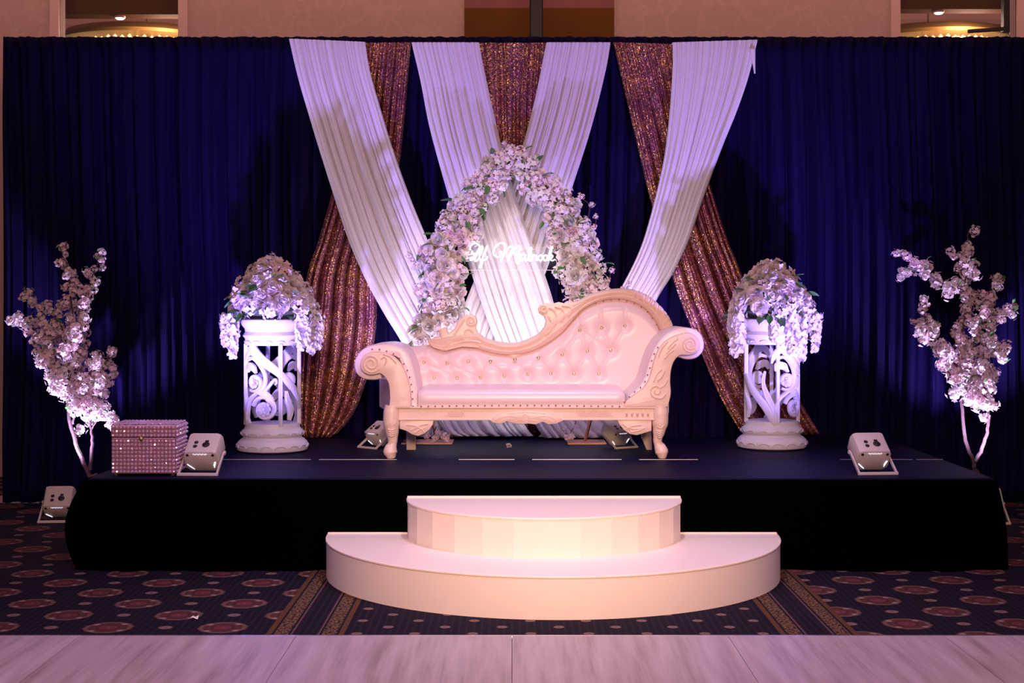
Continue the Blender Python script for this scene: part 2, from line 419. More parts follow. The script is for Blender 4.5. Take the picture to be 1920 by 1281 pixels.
YW = 12.0
wl, wr = at(112, 0, YW).x, at(335, 0, YW).x
rl, rr_ = at(1687, 0, YW).x, at(1905, 0, YW).x
wb = MB()
for (a, b_) in ((-7, wl), (wr, rl), (rr_, 7)):
    wb.box(a, b_, YW, YW + 0.15, 0, 5.0)
for (a, b_) in ((wl, wr), (rl, rr_)):
    wb.box(a, b_, YW, YW + 0.15, 0, 3.2); wb.box(a, b_, YW, YW + 0.15, 4.7, 5.0)
tag(wb.build('wall_back', M['wallpaper'], smooth=False), 'rosy damask papered wall above the black curtain', 'wall', kind='structure')
for i, (a, b_) in enumerate(((wl, wr), (rl, rr_))):
    root = empty('window_%d' % (i + 1), ((a + b_) / 2, YW, 3.2), kind='structure')  # wall mirror, modelled as an opening with a clear pane
    for xx in (a - 0.08, b_):
        MB().box(xx, xx + 0.08, YW - 0.03, YW + 0.02, 3.2, 4.75).build('jamb', M['trim'], root, smooth=False, bevel=0.006)
    MB().box(a, b_, YW - 0.03, YW + 0.02, 3.2, 3.26).build('window_sill', M['trim'], root, smooth=False, bevel=0.006)
    MB().box(a, b_, YW + 0.06, YW + 0.07, 3.26, 4.7).build('pane', M['acrylic'], root, smooth=False)
# mirror reflections of the hall, built as rooms behind the openings
for i, (a, b_, yb, cxp) in enumerate(((wl, wr, 27, 225), (rl, rr_, 17, 1760))):
    Yb = 12.9
    zb = at(0, yb, Yb).z
    MB().box(a - 0.6, b_ + 0.6, Yb, Yb + 0.2, zb, 5.0).build('ceiling_bulkhead', M['brown'], smooth=False)['kind'] = 'structure'
    bpy.context.view_layer.update()
    o = COL.objects[-1]; o['label'] = 'dark brown bulkhead beyond the %s wall opening' % ('left' if i == 0 else 'right'); o['category'] = 'bulkhead'
    z2 = at(0, 50 if i == 0 else 40, 15.6).z
    o = MB().box(a - 1.2, b_ + 1.2, 15.6, 15.8, z2, 5.6).build('ceiling_cove', M['ceiling'], smooth=False)
    tag(o, 'pink plaster cove beyond the %s wall opening' % ('left' if i == 0 else 'right'), 'cove', kind='structure')
    o = MB().box(a - 1.2, b_ + 1.2, 15.5, 15.6, z2 - 0.05, z2).build('cove_moulding', M['trim'], smooth=False)
    tag(o, 'pale cove moulding line beyond the %s wall opening' % ('left' if i == 0 else 'right'), 'moulding', kind='structure')
    o = MB().box(a - 2, b_ + 2, 17.4, 17.5, 2.5, 5.6).build('wall_foyer', M['bronze'], smooth=False)
    tag(o, 'dim golden wall of the reflected hall, built beyond the %s opening' % ('left' if i == 0 else 'right'), 'wall', kind='structure')
    o = MB().box(a - 2, b_ + 2, 12.9, 17.5, 5.6, 5.66).build('ceiling', M['ceiling'], smooth=False)
    tag(o, 'plaster ceiling of the reflected hall, built beyond the %s opening' % ('left' if i == 0 else 'right'), 'ceiling', kind='structure')
    # recessed downlight under the bulkhead
    p = at(cxp, yb + 1, 12.98)
    d = empty('downlight', p, 'small lit recessed downlight in the %s wall opening' % ('left' if i == 0 else 'right'), 'downlight', 'recessed downlights')
    MB().lathe([(0.0, 0), (0.046, 0.0), (0.05, 0.006), (0.05, 0.03)], p + Vector((0, 0, -0.03)), 20).build('trim_ring', M['trim'], d)
    MB().lathe([(0.0, -0.012), (0.03, -0.010), (0.042, 0.0), (0.042, 0.004)], p + Vector((0, 0, -0.031)), 20).build('lamp_glass', M['downlight'], d)
    l = bpy.data.lights.new('downlight_lamp', 'POINT'); l.energy = 34; l.color = (1, 0.66, 0.50); l.shadow_soft_size = 0.2
    lo = bpy.data.objects.new('downlight_lamp', l); COL.objects.link(lo); lo.parent = d; lo.location = (0.4, 0.4, -0.14)  # added fill point away from the downlight, brightens cove and bowl
    # bowl chandelier
    c = at(cxp + (50 if i == 0 else -20), 93, 14.4)
    ch = empty('bowl_chandelier', c, 'gilded bowl chandelier with lit crystal strands in the %s wall opening' % ('left' if i == 0 else 'right'), 'chandelier', 'chandeliers of the reflected hall')
    MB().lathe([(0.0, 0.17), (0.5, 0.165), (0.80, 0.13), (0.90, 0.06), (0.88, 0.03), (0.60, 0.0), (0.0, 0.0)], c, 48).build('bowl_rim', M['bronze'], ch)
    MB().tube([c + Vector((0, 0, .16)), (c.x, c.y, 5.6)], .008, 8).build('hanging_rod', M['bronze'], ch)
    cr = MB()
    for rr in (0.78, 0.70, 0.6):
        for k in range(70):
            an = 2*PI*k/70
            for z in (-0.035, -0.06, -0.09):
                cc = c + Vector((rr*math.cos(an), rr*math.sin(an), z + 0.02 + random.uniform(-.01, .01))); s = 0.022
                cr.add([cc+Vector((s,0,0)), cc+Vector((0,s,0)), cc+Vector((-s,0,0)), cc+Vector((0,-s,0)), cc+Vector((0,0,s)), cc+Vector((0,0,-s))],
                       [(0,1,4),(1,2,4),(2,3,4),(3,0,4),(1,0,5),(2,1,5),(3,2,5),(0,3,5)])
    cr.build('crystal_strands', M['chandelier_crystal'], ch, smooth=False)['kind'] = 'stuff'
# black bracket arm seen in the right opening
p0 = at(1888, 15, 12.5)
br = empty('bracket_arm', p0, 'black hanging bracket with a short arm in the right wall opening', 'bracket')
MB().box(p0.x - .04, p0.x + .045, 12.46, 12.54, at(0, 60, 12.5).z, p0.z + .6).build('post', M['black'], br, smooth=False, bevel=.004)
q = at(1815, 59, 12.5)
MB().tube([q, at(1885, 54, 12.5)], 0.018, 10).build('arm', M['black'], br)
MB().box(p0.x + .04, p0.x + .16, 12.44, 12.56, at(0, 62, 12.5).z, at(0, 40, 12.5).z).build('clamp', M['black'], br, smooth=False, bevel=.006)
MB().tube([at(1897 + 5*math.cos(a/10*2*PI), 70 + 8*math.sin(a/10*2*PI), 12.5) for a in range(11)], 0.004, 6).build('safety_loop', M['black'], br)
# brown recessed panel in the middle of the wall and the black mast before it
pa, pb = at(871, 0, YW).x, at(1151, 0, YW).x
o = MB().box(pa, pb, YW - 0.035, YW - 0.002, 2.4, at(0, 17, YW).z).build('trim_1', M['brown'], smooth=False, bevel=0.004)
tag(o, 'dark brown panel in the middle of the papered wall', 'wall panel', kind='structure')
o = MB().box(pa, pb, YW - 0.028, YW - 0.002, at(0, 17, YW).z, 4.9).build('trim_2', pmat('plum_panel', (0.20, 0.06, 0.06), 0.6, var=0.1), smooth=False, bevel=0.004)  # purple light on the panel top, put into a plum colour
tag(o, 'top of the brown wall panel, purple light painted into its colour', 'wall panel', kind='structure')
mx0, mx1 = at(993, 0, 11.2).x, at(1018, 0, 11.2).x
mast = empty('lighting_mast', ((mx0+mx1)/2, 11.2, 0), 'black vertical mast rising behind the middle of the drapes', 'mast')
MB().box(mx0, mx1, 11.14, 11.26, 0.02, 5.0).build('mast_tube', M['black'], mast, smooth=False, bevel=.01)
MB().box(mx0 - .3, mx1 + .3, 10.9, 11.5, 0.0, 0.02).build('base_plate', M['black'], mast, smooth=False, bevel=.004)

# ------------------------------------------------------------------ dance floor
DFE = 6.15
df = empty('dance_floor', (0.3, DFE, 0.0), 'pale wood dance floor laid in square panels in front of the steps', 'dance floor')
pw = 0.933
tile = MB().box(-pw/2 + .0012, pw/2 - .0012, -pw + .0012, 0, 0, 0.025).mesh('panel', M['oak'], smooth=False)
for r in range(3):
    for c in range(-5, 6):
        o = put('floor_panel', tile, df, (-0.1335 + 0.0 + (c + 0.5) * pw - 0.0335 - 0.133 + 0.0, -r * pw, 0.0))
MB().box(-5.4, 5.4, DFE, DFE + 0.03, 0, 0.022).build('edge_ramp', M['alu'], df, smooth=False, bevel=.004)

# ------------------------------------------------------------------ backdrop frame and black curtain
YC = 10.48
ZT = at(0, 80, YC).z
pf = empty('drape_frame', (-3.6, YC, 0), 'pipe frame carrying the black backdrop curtain', 'drape frame')
MB().tube([(-3.62, YC, ZT), (4.9, YC, ZT)], 0.022, 10).build('crossbar', M['alu'], pf)
for xx in (-3.66, 4.9):
    MB().tube([(xx, YC, 0.02), (xx, YC, ZT + 0.03)], 0.025, 10).build('upright', M['alu'], pf)
    MB().box(xx - .2, xx + .2, YC - .08, YC + .32, 0, 0.012).build('base_plate', M['alu'], pf, smooth=False, bevel=.003)
def folds(s, seed, freq):
    a = 0
    for k, (f, w_) in enumerate(((1, .55), (2.3, .3), (4.1, .15))):
        a += w_ * math.sin(2*PI*freq*f*s + seed*7.1 + k*2.3 + 1.3*math.sin(2*PI*freq*0.17*s + seed + k))
    return a
def curtain_pt(u, v):
    x = -3.72 + u * 8.7
    z = 0.01 + v * (ZT + 0.018)
    amp = 0.062 * (0.35 + 0.65 * min(1, (1 - v) * 3 + .1))
    y = YC - 0.075 + amp * folds(x + 0.03*math.sin(z*1.3 + x), 1.7, 5.2)
    if v > 0.985: z += 0.003 * folds(x, 4, 14)
    return Vector((x, min(y, YC - 0.03), z))
o = MB().grid(curtain_pt, 900, 26).build('backdrop_curtain', M['curtain'], loc=(-3.6, YC, 0))
tag(o, 'wide pleated navy black backdrop curtain behind the stage', 'curtain')
sm = o.modifiers.new('cloth', 'SOLIDIFY'); sm.thickness = 0.004; sm.offset = 1

# ------------------------------------------------------------------ white and sequin drapes
def drape(name, left, right, Ya, Yb, mat, seed, label, cat, group, nbig=7, nfine=20, abig=0.028, afine=0.008, nu=320, nv=60, hood=0.03, puddle=0.0, yext=0.0):
    Lp = [(x, y, 0) for x, y in left]; Rp = [(x, y, 0) for x, y in right]
    Lc, Rc = catmull(Lp, nv), catmull(Rp, nv)
    mb = MB(); rnd = random.Random(seed)
    ph = [rnd.uniform(0, 6.28) for _ in range(8)]; hgt = [rnd.uniform(0.45, 1.0) for _ in range(nfine + 4)]
    hb = [rnd.uniform(0.4, 1.0) for _ in range(nbig + 3)]
    def make_cuts(n):
        w_ = [rnd.uniform(.35, 1.7) for _ in range(n)]; t_ = sum(w_); c_ = [0]
        for q in w_: c_.append(c_[-1] + q/t_)
        return c_
    cuts, cuts2 = make_cuts(nbig), make_cuts(nfine)
    def pleat(x, c_, h_):
        x = max(0, min(.99999, x)); k = 0
        while k < len(c_) - 2 and x >= c_[k+1]: k += 1
        f = (x - c_[k]) / (c_[k+1] - c_[k])
        skew = f ** (0.7 + 0.6*h_[k % len(h_)])
        return (math.sin(PI*skew) ** 0.55 - 0.6) * h_[k % len(h_)] * (0.5 + 0.5*min(1.6, (c_[k+1]-c_[k])*len(c_)))
    def pt(u, v):
        j = v * (nv - 1); j0 = min(int(j), nv - 2); t = j - j0
        l = Lc[j0].lerp(Lc[j0+1], t); r = Rc[j0].lerp(Rc[j0+1], t)
        uu = u + 0.012 * math.sin(2*PI*3*u + ph[0] + 2*v) * math.sin(PI*u)
        p2 = l.lerp(r, uu)
        Y = Ya + (Yb - Ya) * (v ** 0.8) + yext * math.sin(PI * min(1, v))
        # broad irregular pleats with narrow creases, and fine gathers under the rod
        us = u + 0.010 * math.sin(2.5*v + ph[1] + 5*u)
        big = pleat(us, cuts, hb); fine = pleat(us, cuts2, hgt)
        env = min(1.0, 0.10 + v * 3.2)
        d = abig * big * env + afine * fine * (1.25 - 0.75 * v)
        edge = min(1, min(u, 1-u) * 16)
        P = at(p2.x, p2.y, Y)
        P.y -= d * (0.35 + 0.65*edge)
        P.z = max(P.z, DECK + .004)
        return P
    def full(u, w_):
        if w_ < 0.03:                   # hem turned over the pipe
            k = w_ / 0.03
            P = pt(u, 0); top = Vector((P.x, YC, P.z))
            return Vector((P.x, P.y * k + (YC + 0.03) * (1 - k), P.z - 0.05 * (1 - k) + 0.012 * math.sin(PI*k)))
        return pt(u, (w_ - 0.03) / 0.97)
    mb.grid(full, nu, nv)
    top = at((left[0][0] + right[0][0]) / 2, left[0][1], Ya)
    o = mb.build(name, mat, loc=top)
    tag(o, label, cat, group)
    s = o.modifiers.new('cloth', 'SOLIDIFY'); s.thickness = 0.003
    return o
GW, GG = 'white drapes crossing behind the sofa', 'rose gold sequin drapes'
drape('sequin_drape', [(672,78),(650,250),(623,359),(598,447),(573,529),(563,670),(562,788),(570,821)],
      [(771,77),(764,162),(750,300),(728,400),(708,500),(706,585),(703,630),(688,709),(659,781),(622,822)],
      10.37, 10.20, M['sequin'], 3, 'rose gold sequin drape sweeping down behind the left flower column', 'drape', GG, 7, 16, 0.075, 0.016)
drape('sequin_drape', [(1149,77),(1176,191),(1200,294),(1222,384),(1250,480),(1275,560),(1317,666),(1351,745),(1393,817)],
      [(1262,80),(1292,220),(1332,350),(1363,447),(1382,494),(1420,590),(1470,690),(1496,745),(1537,814)],
      10.37, 10.20, M['sequin'], 5, 'rose gold sequin drape sweeping down behind the right flower column', 'drape', GG, 7, 16, 0.075, 0.016)
drape('sequin_drape', [(898,78),(915,300),(955,500),(962,816)], [(1024,78),(1012,300),(1020,500),(1022,816)],
      10.37, 10.22, M['sequin'], 9, 'narrow gold sequin drape hanging straight in the middle above the flower arch', 'drape', GG, 6, 14, 0.03, 0.012)
drape('white_drape', [(541,70),(558,144),(577,210),(598,280),(622,356),(653,450),(688,530),(722,592),(757,650),(800,740),(830,805),(850,818)],
      [(684,76),(694,135),(716,212),(743,300),(769,372),(801,450),(835,530),(870,600),(900,660),(950,740),(985,800),(1000,818)],
      10.27, 10.10, M['white_cloth'], 11, 'white pleated drape slanting down from the upper left end, leftmost of the four', 'drape', GW, 9, 20, 0.050, .014)
drape('white_drape', [(1025,77),(1004,181),(979,275),(945,381),(900,500),(860,600),(825,700),(790,790),(782,819)],
      [(1145,77),(1135,134),(1107,244),(1063,381),(1027,500),(985,600),(950,700),(905,790),(880,819)],
      10.24, 10.15, M['white_cloth'], 17, 'white pleated drape slanting left behind the top right of the flower arch', 'drape', GW, 8, 18, 0.042, .013)
drape('white_drape', [(1261,77),(1261.6,128),(1254,231),(1241,319),(1207,450),(1168,535),(1135,590),(1095,680),(1040,790),(1010,819)],
      [(1421,72),(1404,141),(1382,206),(1354,275),(1319,369),(1291,450),(1260,515),(1232,560),(1190,650),(1130,780),(1100,819)],
      10.27, 10.10, M['white_cloth'], 23, 'white pleated drape slanting down from the upper right end, rightmost of the four', 'drape', GW, 9, 20, 0.050, .014)
drape('white_drape', [(771,77),(789,153),(807,244),(845,381),(882,507),(915,604),(955,700),(1000,790),(1020,821)],
      [(898,77),(908,131),(939,269),(970,376),(995,447),(1023,519),(1050,604),(1085,700),(1150,790),(1185,821)],
      10.18, 10.07, M['white_cloth'], 29, 'white pleated drape crossing in front inside the flower arch under the neon words', 'drape', GW, 8, 18, 0.046, .013)
# loose tail of cloth knotted at the right end of the pipe
t = MB().grid(lambda u, v: at(1411 + 9*(u-.5)*(1-v*.95) + 4*v, 90 + v*48, 10.25) + Vector((0, -0.01*math.sin(PI*u), 0)), 8, 14).build('cloth_tail', M['white_cloth'], loc=at(1412, 90, 10.25))
tag(t, 'small loose white cloth tail hanging at the upper right end of the drapes', 'cloth'); t.modifiers.new('cloth', 'SOLIDIFY').thickness = 0.004

# ------------------------------------------------------------------ stage
SX0, SX1, SY0, SY1 = -2.334, 2.656, 7.83, 10.25
st = empty('stage', ((SX0+SX1)/2, SY0, 0), 'low black stage with draped skirt and dark blue deck', 'stage')
YS = 8.77
MB().box(SX0, SX1, SY0, YS - .006, DECK - .05, DECK).build('deck_panel', M['deck'], st, smooth=False, bevel=.006)
MB().box(SX0, SX1, YS + .006, SY1, DECK - .05, DECK).build('deck_panel', M['deck'], st, smooth=False, bevel=.006)
sst = MB()
xs = SX0
while xs < SX1 - .05:
    L_ = random.uniform(.2, .9); e = min(xs + L_, SX1)
    if random.random() < .72: sst.box(xs, e, YS - .006, YS + .006, DECK - .01, DECK + .0025)
    xs = e + random.uniform(.01, .12)
sst.build('seam_strip', M['alu'], st, smooth=False)
def skirt_pt(u, v):
    # path: left side back to front, along the front, right side front to back
    d1 = SY1 - SY0; d2 = SX1 - SX0; T = 2*d1 + d2; s = u*T
    def path(s):
        if s < d1: return Vector((SX0, SY1 - s, 0)), Vector((-1, 0, 0))
        if s < d1 + d2: return Vector((SX0 + s - d1, SY0, 0)), Vector((0, -1, 0))
        return Vector((SX1, SY0 + s - d1 - d2, 0)), Vector((1, 0, 0))
    p, n = path(s)
    k = 1 - v                        # 0 top, 1 floor
    corner = math.exp(-((s - d1)/0.22)**2)
    corner2 = math.exp(-((s - d1 - d2)/0.22)**2)
    out = 0.012 + 0.06*k*(0.5 + 0.5*folds(s, 3.1, 2.2)) + 0.03 * k
    nearstep = 1/(1 + math.exp((abs(p.x - .28) - 1.36)*22)) if abs(p.y - SY0) < .01 else 0
    out = out*(1 - nearstep) + 0.012*nearstep
    bul = math.sin(PI*min(1, k*0.95 + 0.05))
    if corner > .01: n = (n*(1-corner) + Vector((-1, -0.35, 0)).normalized()*corner).normalized(); out += corner*(0.085*bul)
    if corner2 > .01: n = (n*(1-corner2) + Vector((1, -0.35, 0)).normalized()*corner2).normalized(); out += corner2*(0.02*bul)
    return p + n*out + Vector((0, 0, 0.004 + v*(DECK - 0.012)))
o = MB().grid(skirt_pt, 500, 14).build('skirt', M['skirt'], st)
o.modifiers.new('cloth', 'SOLIDIFY').thickness = 0.004
# steps
def half_step(r, z0, z1, cx, yb, seg):
    pts = [(cx + r*math.cos(PI + PI*i/seg), yb + r*math.sin(PI + PI*i/seg)) for i in range(seg + 1)]
    mb = MB(); n = len(pts)
    vs = [(x, y, z0) for x, y in pts] + [(x, y, z1) for x, y in pts]
    fs = [(i, i+1, n+i+1, n+i) for i in range(n-1)] + [(n-1, 0, n, 2*n-1), tuple(range(n-1, -1, -1)), tuple(range(n, 2*n))]
    return mb.add(vs, fs)
YB = 7.795
c1 = 0.5*(at(613, 0, YB).x + at(1458, 0, YB).x); c2 = 0.5*(at(762, 0, YB).x + at(1277, 0, YB).x)
s1 = empty('half_round_step', (c1, YB, 0), 'larger lower half round white step standing on the carpet', 'step', 'half round steps')
half_step(1.228, 0.0, 0.19, c1, YB, 72).build('riser', M['step'], s1, angle=30)
half_step(1.232, 0.19, 0.202, c1, YB, 72).build('tread', M['step'], s1, angle=30, bevel=.003)
MB().box(c1 - 1.228, c1 + 1.228, YB - .02, YB, 0.202, 0.21).build('back_strip', M['step'], s1, smooth=False, bevel=.002)
s2 = empty('half_round_step', (c2, YB, 0.2), 'smaller upper half round white step against the stage front', 'step', 'half round steps')
half_step(0.745, 0.2022, 0.39, c2, YB - .022, 14).build('riser', M['step'], s2, smooth=False)
half_step(0.749, 0.39, 0.402, c2, YB - .022, 60).build('tread', M['step'], s2, angle=30, bevel=.003)
MB().box(c2 - .745, c2 + .745, YB - .045, YB - .022, 0.402, 0.412).build('back_strip', M['step'], s2, smooth=False, bevel=.002)

# ================================================================== SOFA
YF, YBk = 8.80, 9.40
sofa = empty('chaise_sofa', (at(990, 0, 9.1).x, 9.1, DECK), 'ivory carved chaise sofa with tufted back and rolled arms on the stage', 'sofa')
def SL(pts, Y): return [S(x, y, Y) for x, y in pts]
inner = [(372,392),(430,385),(478,382),(510,398),(550,412),(590,402),(640,391),(700,396),(760,414),(830,428),(900,428),(980,412),(1050,378),(1120,328),(1170,272),(1220,215),(1290,175),(1360,160),(1430,162),(1500,187),(1550,228),(1590,285),(1610,350)]
# upholstered, buttoned back
inn = SL(inner, YBk); innS = catmull(inn, 200)
zb = S(0, 600, YBk).z
buttons_px = [(1210,310),(1316,298),(1428,287),(455,464),(568,470),(671,460),(778,462),(896,453),(1010,444),(1125,428),(1247,411),(1360,406),
              (506,540),(616,542),(730,540),(845,533),(958,523),(1070,520),(1182,520),(1303,520)]
btn = SL(buttons_px, YBk)
segs = []
for i, a in enumerate(btn):
    for b_ in btn[i+1:]:
        d = ((a.x-b_.x)**2 + (a.z-b_.z)**2) ** .5
        if d < 0.245 and abs(a.z - b_.z) > 0.04: segs.append((a, b_))
for i in (0, 1, 2):
    segs.append((btn[i], btn[i] + Vector((-0.02 if i < 2 else 0.0, 0, 0.22))))
for i in range(3, 9): segs.append((btn[i], btn[i] + Vector((0, 0, 0.12))))
def segd(x, z, a, b_):
    dx, dz = b_.x - a.x, b_.z - a.z; L2 = dx*dx + dz*dz
    t = max(0, min(1, ((x-a.x)*dx + (z-a.z)*dz) / L2))
    return math.hypot(x - a.x - t*dx, z - a.z - t*dz)
def cushion_pt(u, v):
    i = u*199; i0 = min(int(i), 198); top = innS[i0].lerp(innS[i0+1], i - i0)
    x = top.x; z = zb + (top.z - zb) * v
    dtop = (top.z - z); dd = min(dtop, 0.09) / 0.09
    d = 0.085 * (1 - (1 - dd)**2.2)
    d -= sum(0.030*math.exp(-(((x-b_.x)**2 + (z-b_.z)**2)/0.0011)) for b_ in btn if abs(x-b_.x) < .13 and abs(z-b_.z) < .13)
    cr = 0
    for a, b_ in segs:
        if min(a.x, b_.x) - .06 < x < max(a.x, b_.x) + .06: cr = max(cr, math.exp(-(segd(x, z, a, b_)/0.010)**2))
    d -= 0.006 * cr
    return Vector((x, YBk - max(d, 0.0), z))
back_cushion = MB().grid(cushion_pt, 240, 90).build('back_cushion', M['leather'], sofa, angle=180)
bmesh_btn = MB().lathe([(0.004, -0.006), (0.013, -0.004), (0.0145, 0.0), (0.012, 0.005), (0.006, 0.009), (0.001, 0.0095)], n=12)
bmesh_btn.xform(Matrix.Rotation(PI/2, 4, 'X'))
bme = bmesh_btn.mesh('tuft_button', M['crystal_button'])
for b_ in btn:
    q = Vector((b_.x, YBk - 0.056, b_.z)) - sofa.location
    put('tuft_button', bme, back_cushion, q)
MB().prism(inn + [S(1610, 680, YBk), S(372, 680, YBk)], YBk + 0.002, YBk + 0.07).build('back_panel', M['leather'], sofa)
# carved crest rail along the top
c_in = [(478,378),(510,398),(550,412),(590,402),(640,391),(700,396),(760,414),(830,428),(900,428),(980,412),(1050,378),(1120,328),(1170,272),(1220,215),(1290,175),(1360,160),(1430,162),(1500,187),(1550,228),(1592,290),(1612,350)]
c_out = [(476,352),(520,350),(560,335),(610,330),(660,325),(715,322),(760,350),(830,368),(900,370),(960,352),(1010,325),(1050,280),(1100,222),(1150,190),(1200,168),(1260,135),(1330,115),(1400,106),(1470,112),(1540,140),(1600,190),(1640,240),(1662,290),(1672,350)]
A_, B_ = catmull(SL(c_in, YBk), 160), catmull(SL(c_out, YBk), 160)
def rail_pt(u, v):
    i = v*159; i0 = min(int(i), 158); a = A_[i0].lerp(A_[i0+1], i-i0); b_ = B_[i0].lerp(B_[i0+1], i-i0)
    prof = [(0, 0.07), (0, -0.005), (0.12, -0.045), (0.30, -0.060), (0.42, -0.050), (0.58, -0.062), (0.75, -0.070), (0.90, -0.060), (1.0, -0.03), (1.0, 0.07), (0, 0.07)]
    k = u*(len(prof)-1); k0 = min(int(round(k)), len(prof)-1); s, y = prof[k0]
    p = a.lerp(b_, s); p.y = YBk + y
    return p
crest = MB().grid(rail_pt, 11, 160).build('crest_rail', M['ivory'], sofa, angle=50)
def spiral(c, r0, r1, turns, a0, sgn=1, n=40):
    return [(c[0] + (r0 + (r1-r0)*i/n)*math.cos(a0 + sgn*2*PI*turns*i/n), c[1] + (r0 + (r1-r0)*i/n)*math.sin(a0 + sgn*2*PI*turns*i/n)) for i in range(n+1)]
orn1 = [(478,358),(500,346),(532,338),(524,308),(552,296),(560,298),(572,326),(604,302),(620,265),(650,238),(685,231),(708,246),(713,272),(706,298),(715,322),(745,345),(720,395),(640,391),(560,410),(500,396),(480,378)]
MB().prism(SL(orn1, YBk - .05), YBk - .055, YBk + .05, .010).build('crest_scroll', M['ivory'], sofa)
orn2 = [(1008,205),(1022,184),(1050,177),(1085,180),(1110,172),(1135,178),(1165,172),(1200,170),(1210,200),(1150,280),(1080,340),(1020,345),(1040,295),(1048,265),(1038,242),(1014,228)]
MB().prism(SL(orn2, YBk - .05), YBk - .055, YBk + .05, .010).build('crest_scroll', M['ivory'], sofa)
def carve(name, curves, Y, r=0.0045, parent=None):
    for c in curves: MB().tube(catmull(SL(c, Y), max(14, len(c)*3)), r, 6).build(name, M['ivory'], parent or sofa)
carve('scroll_carving', [spiral((682,262), 24, 6, 1.6, 0.5), spiral((668,325), 34, 8, 1.2, 2.4, -1), [(560,385),(590,350),(622,300),(650,255)], [(545,375),(540,340),(536,312)],
                         [(600,380),(640,365),(690,362),(730,370)]], YBk - .060, r=.0075, parent=crest)
carve('scroll_carving', [spiral((1036,208), 22, 6, 1.5, 2.6), [(1060,200),(1090,215),(1100,250),(1085,290)], [(1090,195),(1125,205),(1135,235),(1120,265)], [(1125,190),(1160,195),(1170,215),(1155,240)],
                         [(1060,240),(1075,270),(1070,305),(1045,330)], [(1180,190),(1240,160),(1300,138),(1380,124),(1440,126)], [(780,372),(830,388),(900,388),(960,372),(1010,345)]], YBk - .064, r=.007, parent=crest)
ribs = MB()
for k in range(22):
    f = 0.80 + 0.19*k/21
    i = int(f*159); a, b_ = A_[i], B_[i]
    p, q = a.lerp(b_, .45), B_[max(0, i-4)].lerp(a, .03); p.y = q.y = YBk - .064
    m_ = p.lerp(q, .5); m_.y -= .010
    ribs.tube([p, m_, q], 0.004, 6)
ribs.build('fluted_carving', M['ivory'], crest)['kind'] = 'stuff'
# seat
xl, xr = S(424, 0, YF).x, S(1432, 0, YF).x
zt, zs = S(0, 598, YF + .02).z, S(0, 684, YF).z
def seat_pt(u, v):
    # cross-section runs from the front bottom over the rounded front edge to the back
    prof = catmull([(YF + .012, zs, 0), (YF - .004, zs + .04, 0), (YF + .002, zt - .025, 0), (YF + .03, zt - .003, 0), (YF + .12, zt + .006, 0), (YF + .35, zt + .010, 0), (YBk - .02, zt + .004, 0)], 40)
    p = prof[min(39, int(round(v*39)))]
    e = min(1, min(u, 1-u) / 0.035); sq = 1 - (1 - e)**2.5
    z = zs + (p.y - zs) * (0.80 + 0.20*sq)
    y = p.x + (1 - sq) * 0.02 * (1 - v)
    return Vector((xl + (xr - xl)*u + (0.012 if False else 0), y, z))
MB().grid(seat_pt, 90, 40).build('seat_cushion', M['leather'], sofa, angle=180)
# apron
AY = YF + .005
ax0, ax1 = S(330, 0, AY).x, S(1580, 0, AY).x
z0, z1 = S(0, 745, AY).z, S(0, 690, AY).z
apron = MB().box(ax0, ax1, AY, AY + .06, z0, z1).build('apron_rail', M['ivory'], sofa, smooth=False, bevel=.006)
MB().box(ax0, ax1, AY - .012, AY + .05, z1 - .001, S(0, 681, AY).z).build('apron_moulding', M['ivory'], sofa, smooth=False, bevel=.004)
MB().box(ax0, ax1, AY - .006, AY + .04, z0 - .004, z0 + .006).build('apron_moulding', M['ivory'], sofa, smooth=False, bevel=.003)
MB().box(ax0, ax1, AY + .05, YBk + .05, z0 + .005, zs + .01).build('seat_base', M['leather'], sofa, smooth=False)
cen = [(775,748),(790,760),(830,766),(858,752),(885,762),(930,767),(960,764),(1000,768),(1030,755),(1060,768),(1100,764),(1130,748),(1110,722),(1050,705),(1000,700),(950,698),(900,700),(850,706),(800,722)]
MB().prism(SL(cen, AY), AY - .016, AY + .02, .006).build('apron_carving', M['ivory'], apron)
carve('scroll_carving', [[(800,750),(830,735),(870,728),(910,735)], [(820,758),(850,745),(885,742)], [(1100,750),(1075,735),(1035,728),(995,735)], [(1085,758),(1055,745),(1020,742)],
                         spiral((950,735), 22, 5, 1.3, 1.0), [(900,752),(930,745),(970,748),(1005,752)], [(860,715),(905,712),(950,710),(1000,712),(1045,716)]], AY - .014, .0035, apron)
hatch = MB()
for (x0_, x1_) in ((565, 640), (1195, 1350)):
    x = x0_
    while x < x1_:
        hatch.tube([S(x, 730, AY - .002), S(x + 22, 700, AY - .002)], .0022, 5); hatch.tube([S(x + 22, 730, AY - .002), S(x, 700, AY - .002)], .0022, 5); x += 11
hatch.build('lattice_carving', M['ivory'], apron)['kind'] = 'stuff'
for k in range(5):
    p = S(1440 + 26*k, 715, AY - .002)
    MB().tube([p + Vector((0, 0, .018)), p + Vector((0, -.006, 0)), p - Vector((0, 0, .018))], [.004, .008, .004], 8).build('bead_carving', M['ivory'], apron)
for poly in ([(335,748),(502,748),(498,770),(480,795),(455,815),(425,826),(395,818),(365,800),(335,790)], [(1392,746),(1562,746),(1562,800),(1525,812),(1490,822),(1455,816),(1425,795),(1402,768)]):
    MB().prism(SL(poly, AY), AY + .002, AY + .05, .008).build('apron_bracket', M['ivory'], sofa)
carve('scroll_carving', [[(370,770),(410,775),(440,790),(455,805)], [(390,795),(415,785),(445,770),(475,765)], [(410,810),(430,795),(460,785)]], AY + .001, parent=apron)
